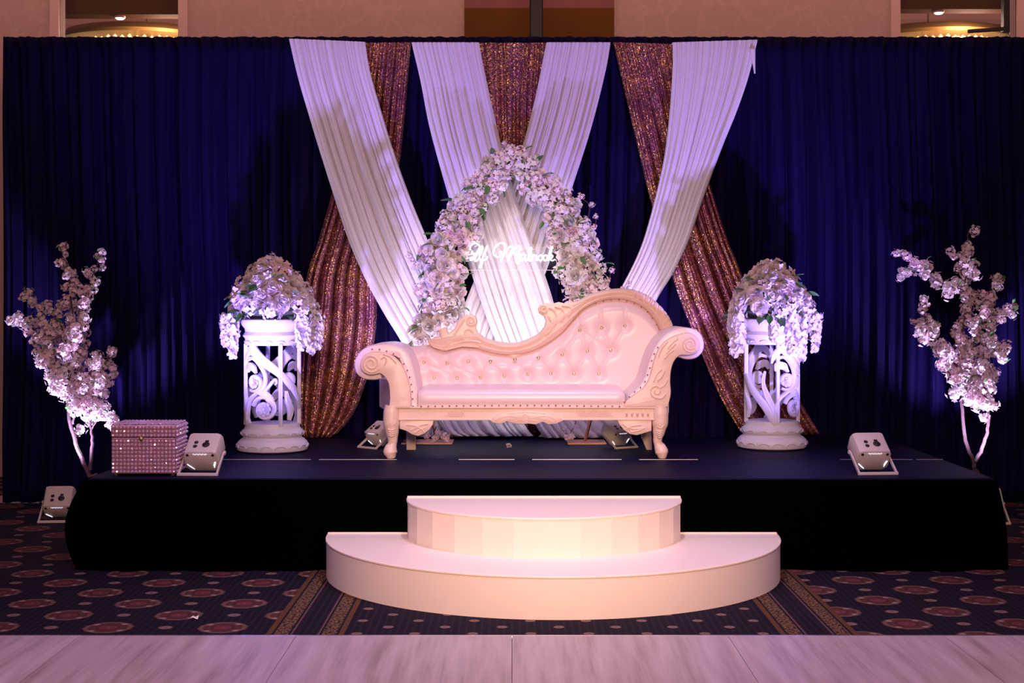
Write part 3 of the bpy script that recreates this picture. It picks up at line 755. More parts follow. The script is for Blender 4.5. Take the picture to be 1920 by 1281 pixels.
carve('scroll_carving', [[(1420,765),(1450,785),(1490,790),(1530,785)], [(1440,790),(1470,775),(1510,770)], [(1460,805),(1490,800),(1520,790)]], AY + .001, parent=apron)
# legs
def leg(stations, Y, flat=1.0):
    pts = [S(x, y, Y) for x, y, w_ in stations]; rad = [w_/2.5946*Y/F for x, y, w_ in stations]
    P = catmull(pts, 30); Rr = [c.x for c in catmull([(r, 0, 0) for r in rad], 30)]
    # even spacing of radii follows station index, so resample radii by height instead
    zs_ = [p.z for p in pts]
    out = []
    for p in P:
        for i in range(len(zs_)-1):
            if zs_[i] >= p.z >= zs_[i+1] or i == len(zs_)-2:
                t = (zs_[i]-p.z)/(zs_[i]-zs_[i+1]); t = max(0, min(1, t)); t = t*t*(3-2*t)
                out.append(rad[i] + (rad[i+1]-rad[i])*t); break
    zl = P[-1].z; zk = .62
    for p in P:
        if p.z < zk: p.z = zk - (zk - p.z)*(zk - DECK - .002)/(zk - zl)
    return MB().tube(P, out, 16, flat)
leg([(300,676,36),(296,715,40),(296,760,41),(299,800,33),(302,840,24),(300,865,22),(293,890,30),(290,912,35),(293,932,27),(294,948,20)], YF + .03).build('front_leg', M['ivory'], sofa)
leg([(1600,680,38),(1602,715,41),(1602,760,40),(1597,800,31),(1590,840,22),(1592,862,21),(1602,885,29),(1610,908,33),(1612,928,25),(1612,942,18)], YF + .03).build('front_leg', M['ivory'], sofa)
carve('scroll_carving', [spiral((296,755), 20, 4, 1.5, 0)] + [[(278+2*k, 790+10*k), (296, 797+10*k), (316-2*k, 790+10*k)] for k in range(4)], YF - .016, .004)
carve('scroll_carving', [spiral((1602,770), 18, 4, 1.5, 0)] + [[(1584+2*k, 798+10*k), (1599, 804+10*k), (1614-2*k, 798+10*k)] for k in range(4)], YF - .016, .004)
YR = 9.36
for poly in ([(368,760),(414,760),(414,893),(370,893)], [(1508,740),(1556,740),(1562,880),(1535,880),(1512,830)]):
    P_ = SL(poly, YR)
    for p in P_:
        if p.z < DECK + .05: p.z = DECK + .001
    MB().prism(P_, YR - .025, YR + .03, .004).build('rear_leg', M['ivory'], sofa)
# arms
def roll(pts, thick):
    """closed outline: the rolled upholstery line and the same line moved inward"""
    P = catmull([(x, y, 0) for x, y in pts], 70); Q = []
    for i, p in enumerate(P):
        t = P[min(i+1, 69)] - P[max(i-1, 0)]; t.normalize(); Q.append(p + Vector((-t.y, t.x, 0))*thick)
    return [(p.x, p.y) for p in P] + [(q.x, q.y) for q in reversed(Q)]
la = [(428,690),(424,600),(410,510),(385,438),(345,395),(290,378),(235,378),(180,388),(137,420),(115,470),(124,520),(160,548),(205,553),(250,548)]
ra = [(1415,690),(1440,640),(1490,592),(1522,545),(1545,470),(1575,395),(1620,335),(1680,302),(1740,297),(1790,315),(1815,360),(1812,410),(1780,445),(1735,453),(1690,442)]
YA = YF + .035
# sweeps: the arm is upholstered from the front roll to the back of the sofa
MB().prism(SL(roll(la, -52), YA), YA, YBk + .06, .018).build('arm_upholstery', M['leather'], sofa, angle=35)
MB().prism(SL(roll(ra, 52), YA), YA, YBk + .06, .018).build('arm_upholstery', M['leather'], sofa, angle=35)
lp = [(392,690),(390,620),(376,545),(350,485),(312,442),(262,420),(205,415),(162,432),(145,470),(152,505),(180,525),(215,526),(240,520),(262,536),(282,572),(288,640),(282,690)]
rp = [(1425,684),(1440,650),(1478,622),(1520,590),(1548,545),(1566,480),(1588,415),(1625,365),(1680,335),(1740,322),(1785,345),(1797,385),(1778,420),(1735,432),(1700,432),(1672,458),(1656,505),(1652,560),(1655,620),(1640,684)]
MB().prism([Vector(p) for p in catmull(SL(lp, YF), 60)], YF - .01, YF + .06, .010).build('arm_front', M['ivory'], sofa, angle=35)
MB().prism([Vector(p) for p in catmull(SL(rp, YF), 60)], YF - .01, YF + .06, .010).build('arm_front', M['ivory'], sofa, angle=35)
carve('scroll_carving', [spiral((198,470), 46, 10, 2.0, 0.6), [(245,450),(262,440),(272,455),(262,478)], [(255,425),(290,440),(320,470)]], YF - .011, .0055)
carve('scroll_carving', [spiral((1748,378), 40, 9, 2.1, 0.6), spiral((1585,605), 34, 8, 1.4, 1.2), [(1570,560),(1590,520),(1610,500)], [(1590,555),(1612,535),(1625,505)], [(1600,590),(1625,575),(1640,545)],
                         [(1580,640),(1610,640),(1630,620)], [(1690,350),(1660,375),(1640,400)], [(1680,375),(1655,400),(1632,425)], [(1670,405),(1645,425),(1622,450)], [(1640,365),(1610,400),(1595,440)]], YF - .011, .0055)
# outer sides flaring to the back
for (xa, xb, sgn) in ((290, 232, -1), (1648, 1650, 1)):
    f0, f1 = S(xa, 0, YA).x, S(xb, 0, YBk).x
    zt_, zb_ = S(0, 540 if sgn < 0 else 450, YBk).z, S(0, 720, YA).z
    w_ = .05 * -sgn
    vs = [(f0, YA + .03, zb_), (f0 + w_, YA + .03, zb_), (f1 + w_, YBk + .06, zb_), (f1, YBk + .06, zb_), (f0, YA + .03, zt_), (f0 + w_, YA + .03, zt_), (f1 + w_, YBk + .06, zt_), (f1, YBk + .06, zt_)]
    fs = [(0,3,2,1),(4,5,6,7),(0,1,5,4),(1,2,6,5),(2,3,7,6),(3,0,4,7)]
    MB().add(vs, fs).build('side_panel', M['leather'], sofa, smooth=False, bevel=.01)
nh = MB()
def nails(pts, Y, step):
    P = catmull(SL(pts, Y), 200); acc = 1e9
    for i, p in enumerate(P):
        if i: acc += (p - P[i-1]).length
        if acc >= step:
            acc = 0; r = .0055
            nh.add([p+Vector((r*math.cos(a*PI/3), 0, r*math.sin(a*PI/3))) for a in range(6)] + [p+Vector((0,-.005,0))], [((k+1)%6, k, 6) for k in range(6)])
nails([(440,681),(900,676),(1420,681)], YF - .012, .038)
nails([(400,680),(396,600),(380,525),(352,468),(310,428),(250,405),(200,402)], YF - .004, .045)
nails([(1428,660),(1470,618),(1520,575),(1548,510),(1572,430),(1610,365)], YF - .004, .045)
nails([(1290,178),(1360,163),(1430,165),(1500,190),(1548,228),(1586,285)], YBk - .055, .05)
nh.build('nailhead_trim', M['nail'], sofa, smooth=False)['kind'] = 'stuff'

# ================================================================== FLOWERS: shared meshes
def petal(mb, M4, w_, l_, cup, curl, nu=4, nv=4):
    def fn(u, v):
        a = (u - .5) * 2; wd = w_ * (0.30 + 0.70*math.sin(PI*min(1, 0.15 + v*0.75))) * .5
        x = a*wd; y = l_*v; z = cup*(a*a)*wd + curl*v*v*l_
        return M4 @ Vector((x, y, z))
    mb.grid(fn, nu, nv)
def rose_mesh(name, mat, seed, layers=((3, .30, 78), (5, .55, 62), (6, .78, 45), (8, 1.0, 22)), ruffle=.1):
    r = random.Random(seed); mb = MB()
    for li, (n, ln, el) in enumerate(layers):
        for k in range(n):
            a = 2*PI*k/n + li*0.7 + r.uniform(-ruffle, ruffle)*2
            e = math.radians(el + r.uniform(-8, 8) * (1 + ruffle*3))
            Mx = Matrix.Rotation(a, 4, 'Z') @ Matrix.Translation((0, 0.06, -.12 + .10*(3-li))) @ Matrix.Rotation(e, 4, 'X')
            petal(mb, Mx, 0.95*ln, 0.62*ln + .15, 0.9, -0.22 + r.uniform(-ruffle, ruffle)*2)
    return mb.mesh(name, mat, angle=180)
ROSE = rose_mesh('rose', M['petal_white'], 1)
ROSEP = rose_mesh('rose', M['petal_pink'], 2)
PEONY = rose_mesh('peony', M['petal_white'], 3, ((5, .42, 80), (8, .60, 66), (10, .75, 50), (11, .90, 32), (10, 1.0, 12)), .35)
PEONYP = rose_mesh('peony', M['petal_pink'], 4, ((5, .42, 80), (8, .60, 66), (10, .75, 50), (11, .90, 32), (10, 1.0, 12)), .35)
def cluster_mesh(name, mat, seed, n, size, npet=5, spread=1.0, half=True):
    """a ball of small five-petalled blossoms, radius about 1"""
    r = random.Random(seed); mb = MB()
    for i in range(n):
        z = (1 - 1.35*(i + .5)/n) if half else 1 - 2*(i + .5)/n
        ph = i*2.39996; rr = math.sqrt(max(0, 1 - z*z))
        d = Vector((rr*math.cos(ph), rr*math.sin(ph), z)).normalized()
        c = d * spread * r.uniform(.35, 1.0)
        q = (d + Vector((r.uniform(-.35, .35), r.uniform(-.35, .35), r.uniform(-.35, .35)))).to_track_quat('Z', 'Y').to_matrix().to_4x4()
        base = Matrix.Translation(c) @ q @ Matrix.Rotation(r.uniform(0, 6), 4, 'Z')
        for k in range(npet):
            Mx = base @ Matrix.Rotation(2*PI*k/npet, 4, 'Z') @ Matrix.Rotation(math.radians(r.uniform(5, 32)), 4, 'X')
            petal(mb, Mx, size*.80, size*r.uniform(.85, 1.1), 0.35, -0.12, 3, 3)
    return mb.mesh(name, mat, angle=180)
HYD = [cluster_mesh('hydrangea', M['petal_white'], 10+i, 26, .30, 4) for i in range(2)]
HYDP = [cluster_mesh('hydrangea', M['petal_pink'], 14+i, 26, .30, 4) for i in range(2)]
BLO = [cluster_mesh('blossom_cluster', M['petal_cherry'], 20+i, 15, .44, 5, 1.0, False) for i in range(4)]
BLOW = [cluster_mesh('blossom_cluster', M['petal_white'], 30+i, 15, .44, 5, 1.0, False) for i in range(2)]
def leaf_mesh():
    mb = MB()
    def fn(u, v):
        a = (u-.5)*2; wd = .26*math.sin(PI*min(1, .04 + v*.96))**.8
        return Vector((a*wd, v, abs(a)*.10 - .25*v*v))
    return mb.grid(fn, 5, 7).mesh('leaf', M['leaf'], angle=180)
LEAF = leaf_mesh()
def strand_mesh(seed):
    """a hanging wisteria raceme, length 1"""
    r = random.Random(seed); mb = MB()
    mb.tube([(0, 0, 0), (0.01, 0, -.5), (0, 0, -1)], [.015, .012, .006], 5)
    for i in range(40):
        t = (i + r.uniform(0, 1))/40; z = -t; R = (.19*(1 - t)**.7 + .03)*r.uniform(.6, 1.15)
        a = i*2.4 + r.uniform(-.5, .5); d = Vector((math.cos(a), math.sin(a), r.uniform(-.8, .3))).normalized()
        base = Matrix.Translation(Vector((math.cos(a)*R*.6, math.sin(a)*R*.6, z))) @ d.to_track_quat('Z', 'Y').to_matrix().to_4x4()
        for k in range(3):
            petal(mb, base @ Matrix.Rotation(2*PI*k/3, 4, 'Z') @ Matrix.Rotation(r.uniform(.2, .7), 4, 'X'), .11, r.uniform(.09, .14), .5, -.1, 3, 3)
    return mb.mesh('wisteria_strand', M['petal_white'], angle=180)
STR = [strand_mesh(40+i) for i in range(2)]
def flower(me, parent, p, d, size, name=None):
    q = Vector(d).normalized().to_track_quat('Z', 'Y') @ Quaternion((0, 0, 1), random.uniform(0, 6.28))
    return put(name or me.name.split('.')[0], me, parent, Vector(p) - wloc(parent), q, size)
def leaf_at(parent, p, d, size):
    d = Vector(d).normalized()
    q = d.to_track_quat('Y', 'Z') @ Quaternion((0, 1, 0), random.uniform(-.7, .7))
    return put('leaf', LEAF, parent, Vector(p) - wloc(parent), q, size)

# ------------------------------------------------------------------ columns with flower domes
def column(c, rot, posts, label):
    c = Vector(c); root = empty('pierced_column', c, label, 'column', 'white pierced columns')
    R = 0.172
    MB().lathe([(0,0),(.200,0),(.225,.012),(.232,.035),(.226,.062),(.205,.082),(.193,.088),(.190,.098),(.200,.108),(.204,.122),(.198,.138),(.184,.148),(.178,.160),(.176,.185),(.150,.188),(0,.188)], c, 56).build('column_base', M['plaster'], root)
    MB().lathe([(.150,.690),(.176,.692),(.177,.735),(.188,.748),(.192,.756),(.184,.768),(.176,.780),(.180,.800),(.198,.822),(.204,.840),(.200,.856),(.186,.862),(0,.862)], c, 56).build('capital', M['plaster'], root)
    # carved lobes round the base
    lob = MB()
    for (rr, zz, n, s) in ((.231, .040, 16, .030), (.203, .122, 14, .026), (.178, .715, 14, .022)):
        for k in range(n):
            a0 = 2*PI*k/n
            pts = []
            for i in range(9):
                t = PI*i/8; da = (s/rr)*1.15*math.cos(t); pts.append(c + Vector(((rr+.002)*math.sin(a0+da), -(rr+.002)*math.cos(a0+da), zz + s*.55*math.sin(t) - .008)))
            lob.tube(pts, .0035, 5)
    lob.build('lobe_carving', M['plaster'], root)['kind'] = 'stuff'
    z0, z1 = 0.185, 0.692
    def cyl(th, z, rr=R): return c + Vector((rr*math.sin(th), -rr*math.cos(th), z))
    def ribbon(name, path, wd, th=.012, parent=None):
        """a flat carved band lying on the cylinder; path in (angle, height)"""
        P = catmull([(a*R, z, 0) for a, z in path], 44); mb = MB(); vs, fs = [], []
        W = wd if hasattr(wd, '__len__') else [wd, wd]
        for i, p in enumerate(P):
            t = P[min(i+1, 43)] - P[max(i-1, 0)]; t.normalize(); nrm = Vector((-t.y, t.x, 0))
            f = i/43*(len(W)-1); k = min(int(f), len(W)-2); ww = W[k] + (W[k+1]-W[k])*(f-k)
            for (s, rr) in ((-1, R-th), (-1, R+th*.4), (-.55, R+th), (0, R+th*.75), (.55, R+th), (1, R+th*.4), (1, R-th)):
                q = p + nrm*s*ww; vs.append(cyl(q.x/R, min(max(q.y, z0-.02), z1+.02), rr))
        m_ = 7
        for i in range(43):
            for k in range(m_): fs.append((i*m_+k, i*m_+(k+1)%m_, (i+1)*m_+(k+1)%m_, (i+1)*m_+k))
        fs.append(tuple(range(m_))); fs.append(tuple(43*m_+k for k in range(m_-1,-1,-1)))
        return mb.add(vs, fs).build(name, M['plaster'], root, angle=50)
    for pd in posts: ribbon('post', [(math.radians(pd), z0-.01), (math.radians(pd), z1+.01)], .013)
    D = math.radians
    for sym in (0, 180):
        o_ = rot + sym
        ribbon('diagonal_band', [(D(o_-45), z1+.0), (D(o_-20), .615), (D(o_+25), .51), (D(o_+65), .40), (D(o_+100), .29), (D(o_+125), .175)], [.035, .030, .024, .024, .026, .030])
        # scrolls under the band
        ca, cz = o_ - 32, .455
        def sp(cx_, cz_, r0, r1, turns, a0, sg, n=30):
            return [(D(cx_) + (r0+(r1-r0)*i/n)*math.cos(a0+sg*2*PI*turns*i/n)/R, cz_ + (r0+(r1-r0)*i/n)*math.sin(a0+sg*2*PI*turns*i/n)) for i in range(n+1)]
        ribbon('scroll', sp(ca, cz, .058, .026, 1.15, -2.2, 1), [.010, .012, .008])
        ribbon('scroll', sp(ca + 24, .285, .085, .034, 1.25, 2.9, -1), [.012, .016, .009])
        ribbon('scroll', [(D(o_-55), .60), (D(o_-38), .612), (D(o_-20), .575), (D(o_-6), .50), (D(o_-10), .42), (D(o_-30), .38), (D(o_-50), .33), (D(o_-58), .24), (D(o_-56), .18)], [.010, .014, .014, .012, .014, .014])
        ribbon('scroll', [(D(o_-12), .38), (D(o_+2), .43), (D(o_+14), .475), (D(o_+18), .455), (D(o_+14), .44)], [.010, .012, .006])
        ribbon('acanthus', [(D(o_-58), .52), (D(o_-52), .555), (D(o_-38), .55), (D(o_-28), .515)], [.008, .026, .024, .006])
        ribbon('acanthus', [(D(o_-28), .395), (D(o_-8), .38), (D(o_+6), .34), (D(o_+12), .29)], [.006, .026, .024, .006])
        ribbon('acanthus', [(D(o_+40), .40), (D(o_+44), .34), (D(o_+52), .28), (D(o_+48), .21)], [.006, .022, .026, .010])
        ribbon('acanthus', [(D(o_-48), .66), (D(o_-60), .62), (D(o_-66), .57)], [.022, .022, .006])
        ribbon('acanthus', [(D(o_+100), .52), (D(o_+96), .44), (D(o_+104), .36), (D(o_+118), .27), (D(o_+122), .20)], [.006, .012, .022, .020, .008])
        for (aa, zz, ss) in ((ca, cz, .040), (ca + 24, .285, .045)):
            p = cyl(D(aa), zz, R + .004); d = Vector((math.sin(D(aa)), -math.cos(D(aa)), 0))
            ros = MB()
            for li, (n, ln, el) in enumerate(((4, .45, 60), (6, .75, 35), (8, 1.0, 12))):
                for k in range(n):
                    petal(ros, Matrix.Rotation(2*PI*k/n + li, 4, 'Z') @ Matrix.Rotation(math.radians(el), 4, 'X'), .9*ln, ln, .5, -.15)
            ros.lathe([(0, -.3), (.8, -.25), (.9, -.05), (.5, .1), (0, .15)], (0, 0, 0), 16)
            flower(ros.mesh('rosette', M['plaster'], angle=60), root, p, d, ss)
    return root
def dome(c, rx, rz, lean, strands, label, seed, n=50):
    global random
    r = random.Random(seed); c = Vector(c)
    root = empty('flower_dome', c, label, 'flower arrangement', 'flower domes on the columns')
    MB().lathe([(0, 0), (rx*.5, .0), (rx*.70, .05), (rx*.66, rz*.3), (rx*.42, rz*.56), (0, rz*.78)], c, 20).build('moss_core', M['core'], root)
    for i in range(n):
        z = 0.02 + 0.98*(i + .5)/n; ph = i*2.39996; rr = math.sqrt(max(0, 1 - (z*.93)**2))
        prof = (1 - z**1.5)**.72
        p = c + Vector((rx*.86*prof*math.cos(ph) + lean*z, rx*.86*prof*math.sin(ph), .028 + rz*.86*z))
        d = Vector((math.cos(ph)*rr, math.sin(ph)*rr, .2 + z*.9))
        me = r.choice([PEONY, PEONY, PEONYP, HYD[0], HYD[1], HYD[0], ROSE, HYDP[0]])
        s = r.uniform(.070, .092) * (1.0 if me.name[0] == 'h' else 1.05)
        if me.name[0] == 'h': s *= .95
        flower(me, root, p, d, s)
    for i in range(22):
        a = r.uniform(0, 6.28)
        p = c + Vector((rx*.8*math.cos(a), rx*.8*math.sin(a), r.uniform(.0, .07)))
        leaf_at(root, p, (math.cos(a), math.sin(a), r.uniform(-.8, .1)), r.uniform(.07, .11))
    for i in range(10):
        a = r.uniform(PI, 2*PI); z = r.uniform(.2, .8)
        p = c + Vector((rx*.85*math.sqrt(1-z*z)*math.cos(a), rx*.85*math.sqrt(1-z*z)*math.sin(a), .05 + rz*.8*z))
        leaf_at(root, p, (math.cos(a), math.sin(a), r.uniform(-.4, .6)), r.uniform(.06, .09))
    for k, (dx, dy, ln) in enumerate(strands):
        put('wisteria_strand', STR[k % 2], root, (dx, dy, .03), Quaternion((0, 0, 1), k*1.7), ln)
    return root
CL = at(511, 838, 9.28); CL.z = DECK
CR = at(1447, 832, 9.47); CR.z = DECK
column(CL, 0, (-82, 27, 98, 200), 'white pierced scrollwork column on the left, beside the gift box')
column(CR, 55, (-88, 3, 80, 170), 'white pierced scrollwork column on the right side of the stage')
dome(CL + Vector((0, 0, .862)), .285, .385, -.015, [(-.30,-.06,.20),(-.235,-.12,.27),(-.27,.06,.24),(.20,-.13,.22),(.26,-.05,.25),(.30,-.02,.22),(.24,-.12,.2)],
     'tall domed bouquet of white and blush flowers on the left column', 51)
dome(CR + Vector((0, 0, .862)), .285, .365, -.01, [(-.26,-.08,.27),(-.23,-.14,.24),(-.02,-.21,.18),(.10,-.2,.26),(.16,-.17,.30),(.27,-.08,.24),(.30,-.03,.18)],
     'domed bouquet of white and blush flowers on the right column', 52)

# ------------------------------------------------------------------ blossom trees standing on the floor beside the stage
def tree(root_p, branches, conv, Y, label, seed, stand_from):
    r = random.Random(seed); root = empty('blossom_tree', root_p, label, 'artificial tree', 'blossom trees beside the stage')
    MB().lathe([(0, 0), (.16, 0), (.165, .01), (.15, .03), (.03, .04), (0, .04)], root_p, 28).build('foot_plate', M['bark'], root)
    b0 = conv(*stand_from, 0)
    MB().tube(catmull([root_p + Vector((0, 0, .03)), root_p + Vector((.015, .01, .25)), b0], 12), [.030 - .008*i/11 for i in range(12)], 8).build('trunk', M['bark'], root)
    used = []
    for (pts, r0, r1, dens, c0) in branches:
        dy = r.uniform(-.10, .10)
        P = catmull([conv(x, y, dy*min(1, k*.5)) for k, (x, y) in enumerate(pts)], 6*len(pts))
        P = [p + Vector((r.uniform(-.004, .004), r.uniform(-.004, .004), 0)) for p in P]
        m_ = len(P)
        br = MB().tube(P, [r0 + (r1 - r0)*i/(m_-1) for i in range(m_)], 7).build('branch', M['bark'], root)
        L_ = sum((P[i+1]-P[i]).length for i in range(m_-1))
        n = max(1, int(L_*dens))
        for k in range(n):
            t = c0 + (1 - c0)*(k + r.uniform(.2, .8))/n; i = min(m_-1, int(t*(m_-1)))
            taper = 1.0 - .35*t
            p = P[i] + Vector((r.gauss(0, .033)*taper, r.gauss(0, .05)*taper, r.gauss(0, .028)*taper))
            if any((p-q).length < .032 for q in used): continue
            used.append(p)
            d = Vector((r.uniform(-1, 1), r.uniform(-1.2, .4), r.uniform(-.4, 1)))
            flower(r.choice(BLO), br, p, d, r.uniform(.040, .060) * (1.08 - .45*t))
            if r.random() < .28:
                leaf_at(br, p + Vector((r.uniform(-.03,.03), -.02, r.uniform(-.03,.03))), (r.uniform(-1,1), r.uniform(-.8,0), r.uniform(-.3,1)), r.uniform(.035, .055))
    return root
YT = 9.95
cl = lambda x, y, dy: at(x/2.209, 420 + y/2.209, YT + dy)
cr_ = lambda x, y, dy: at(1560 + x/2.289, 400 + y/2.289, YT + dy)
bl = [([(375,1050),(340,975),(305,880),(285,780),(285,680),(290,540),(300,400),(290,250),(270,130),(275,70)], .016, .004, 30, .33),
      ([(285,700),(235,600),(190,500),(130,420),(80,390),(40,388)], .009, .003, 42, .15),
      ([(240,600),(200,470),(175,380),(150,310),(122,272)], .007, .003, 36, .2),
      ([(295,520),(340,400),(370,270),(395,190),(425,110)], .008, .003, 30, .1),
      ([(290,560),(260,440),(225,380),(215,320)], .006, .003, 34, .1),
      ([(372,1020),(382,900),(375,800),(395,680),(440,570),(480,510)], .013, .003, 40, .40),
      ([(380,800),(330,680),(310,560),(345,450)], .008, .003, 48, .2),
      ([(392,690),(440,650),(490,610)], .006, .003, 44, .1),
      ([(300,830),(340,700),(380,600),(410,530)], .008, .003, 46, .25),
      ([(285,720),(240,640),(165,560),(140,540)], .008, .003, 44, .1),
      ([(378,850),(420,790),(455,830),(470,835)], .005, .002, 44, .4),
      ([(300,860),(330,870)], .004, .002, 30, .5)]
Lp_ = at(170, 897, YT); Lp_.z = 0; Lp_.x += .02
tree(Lp_, bl, cl, YT, 'pink white blossom tree at the left end beside the gift box', 61, (375, 1060))
brr = [([(612,1095),(606,1060),(575,985),(560,860),(550,740),(540,640),(555,520),(580,400),(560,290),(550,200),(500,172)], .015, .004, 36, .30),
       ([(570,300),(585,220),(580,130),(585,75)], .006, .003, 26, .2),
       ([(540,660),(470,590),(425,510),(392,430),(375,360)], .008, .003, 40, .1),
       ([(425,510),(380,480),(345,472)], .005, .003, 32, .2),
       ([(555,330),(470,300),(395,250),(335,210),(295,180),(268,150)], .008, .003, 30, .1),
       ([(360,255),(325,255),(295,258)], .004, .002, 36, .3),
       ([(618,1065),(655,980),(672,880),(655,760),(650,620),(690,500),(735,430),(778,425)], .014, .003, 40, .36),
       ([(665,500),(660,390),(690,315),(735,270)], .007, .003, 36, .1),
       ([(655,620),(715,570),(750,640)], .006, .003, 44, .2),
       ([(555,740),(600,640),(610,540),(620,450)], .007, .003, 44, .15),
       ([(560,820),(620,730),(680,680),(720,660)], .007, .003, 48, .2),
       ([(555,760),(500,680),(470,620),(440,650)], .006, .003, 40, .2),
       ([(600,830),(640,800),(690,740)], .005, .003, 40, .2),
       ([(668,890),(650,885)], .004, .002, 40, .5)]
Rp_ = at(1829, 884, YT); Rp_.z = 0
tree(Rp_, brr, cr_, YT, 'pink white blossom tree at the right end beside the stage', 62, (612, 1105))

# ------------------------------------------------------------------ flower arch
YA2 = 9.84
arch = empty('flower_arch', at(960, 828, YA2) * 1.0, 'rose gold arch wreathed in white and blush flowers behind the sofa', 'flower arch')
arch.location.z = DECK
verts_px = [(819,826),(777,640),(834,425),(960,272),(1088,425),(1146,640),(1097,826)]
vp = [at(x, y, YA2) for x, y in verts_px]; vp[0].z = vp[-1].z = DECK + .012
for i in range(len(vp)-1):
    MB().tube([vp[i], vp[i+1]], 0.011, 4).build('frame_bar', M['rosegold'], arch, smooth=False)
for (x0_, x1_, xc) in ((755, 850, 819), (1063, 1135, 1097)):
    MB().box(at(x0_,0,YA2).x, at(x1_,0,YA2).x, YA2 - .14, YA2 + .14, DECK, DECK + .010).build('foot_plate', M['rosegold'], arch, smooth=False, bevel=.003)
r = random.Random(77)
pathL = [(958,296,18),(930,324,27),(900,365,32),(872,405,32),(850,445,36),(828,485,44),(826,530,46),(835,560,38),(830,595,32),(805,622,28),(785,645,22)]
pathR = [(962,296,18),(995,326,28),(1030,368,32),(1055,405,32),(1072,445,36),(1088,485,42),(1092,525,40),(1100,560,38),(1120,590,36)]
used = []
def along(path, n, smin, smax, k0):
    segL = [math.dist(path[i][:2], path[i+1][:2]) for i in range(len(path)-1)]; T = sum(segL)
    for i in range(n):
        for _try in range(14):
            s = T*(i + r.random())/n; j = 0
            while j < len(segL)-1 and s > segL[j]: s -= segL[j]; j += 1
            t = min(1, s/segL[j]); a, b_ = path[j], path[j+1]
            x = a[0]+(b_[0]-a[0])*t; y = a[1]+(b_[1]-a[1])*t; R_ = a[2]+(b_[2]-a[2])*t
            an = r.uniform(0, 6.28); rad = R_*math.sqrt(r.random())
            ox, oy = rad*math.cos(an), rad*math.sin(an)
            bulge = math.sqrt(max(0, 1 - (rad/R_)**2)) * R_*Y2S*.8
            p = at(x + ox, y + oy, YA2 - .01) + Vector((0, -bulge*r.uniform(.4, 1), 0))
            if all((p-q).length > (.038 + .024*(r_ > .05)) for q, r_ in used): break
        else: continue
        d = Vector((ox/R_, -1.0*(.45 + bulge*8), -oy/R_ + .15))
        frac = (i/n)
        big = r.random()
        if frac < k0: me = r.choice(BLO + BLO + BLOW + [HYDP[1]]); sz = r.uniform(.044, .058)
        elif big < .22: me = r.choice([PEONY, PEONYP, PEONY]); sz = r.uniform(.066, .085)
        elif big < .48: me = r.choice([ROSE, ROSE, ROSEP]); sz = r.uniform(.052, .066)
        elif big < .70: me = r.choice([HYD[0], HYD[1], HYDP[0], HYDP[1]]); sz = r.uniform(.054, .068)
        else: me = r.choice(BLO + BLOW); sz = r.uniform(.044, .056)
        used.append((p, sz)); flower(me, arch, p, d, sz)
        if r.random() < .42:
            leaf_at(arch, p + Vector((r.uniform(-.04, .04), -.01, r.uniform(-.04, .04))), (ox/R_ + r.uniform(-.6,.6), -.5, -oy/R_ + r.uniform(-.6,.6)), r.uniform(.05, .085))
Y2S = YA2 / F
along(pathL, 170, 0, 0, .28)
along(pathR, 160, 0, 0, .32)
# moss stems that carry the flowers along the bars
for path in (pathL, pathR):
    MB().tube(catmull([at(x, y, YA2 + .0) for x, y, _ in path], 40), [.018 + .02*min(1, i/14) for i in range(40)], 8).build('moss_stem', M['core'], arch)
# twigs of blossom sticking out
for pts in ([(905,375),(908,340),(914,305)], [(1080,440),(1100,415),(1105,385),(1090,372)], [(1090,450),(1112,440),(1118,410)], [(955,300),(952,285),(948,272)], [(965,300),(968,288),(962,276)],
            [(850,440),(838,420),(833,400)], [(1120,540),(1140,530),(1145,510)], [(1140,560),(1165,550),(1178,535)], [(800,500),(775,495),(768,480)], [(818,800),(815,815),(840,818)], [(1075,760),(1080,790),(1068,815)]):
    P = catmull([at(x, y, YA2 - .03) for x, y in pts], 12)
    MB().tube(P, [.004 - .002*i/11 for i in range(12)], 5).build('twig', M['bark'], arch)
    for i in (5, 8, 11):
        flower(r.choice(BLO), arch, P[i] + Vector((r.uniform(-.015,.015), -.01, r.uniform(-.015,.015))), (r.uniform(-1,1), -1, r.uniform(-.5,1)), r.uniform(.018, .027))
    leaf_at(arch, P[-1], P[-1]-P[-3], .035)
for (x, y) in ((815,822),(838,826),(800,818),(822,812),(1062,820),(1058,806)):
    p = at(x, y, YA2 - .06); p.z = max(p.z, DECK + .032)
    flower(r.choice(BLO), arch, p, (r.uniform(-1,1), -.6, .6), .024)

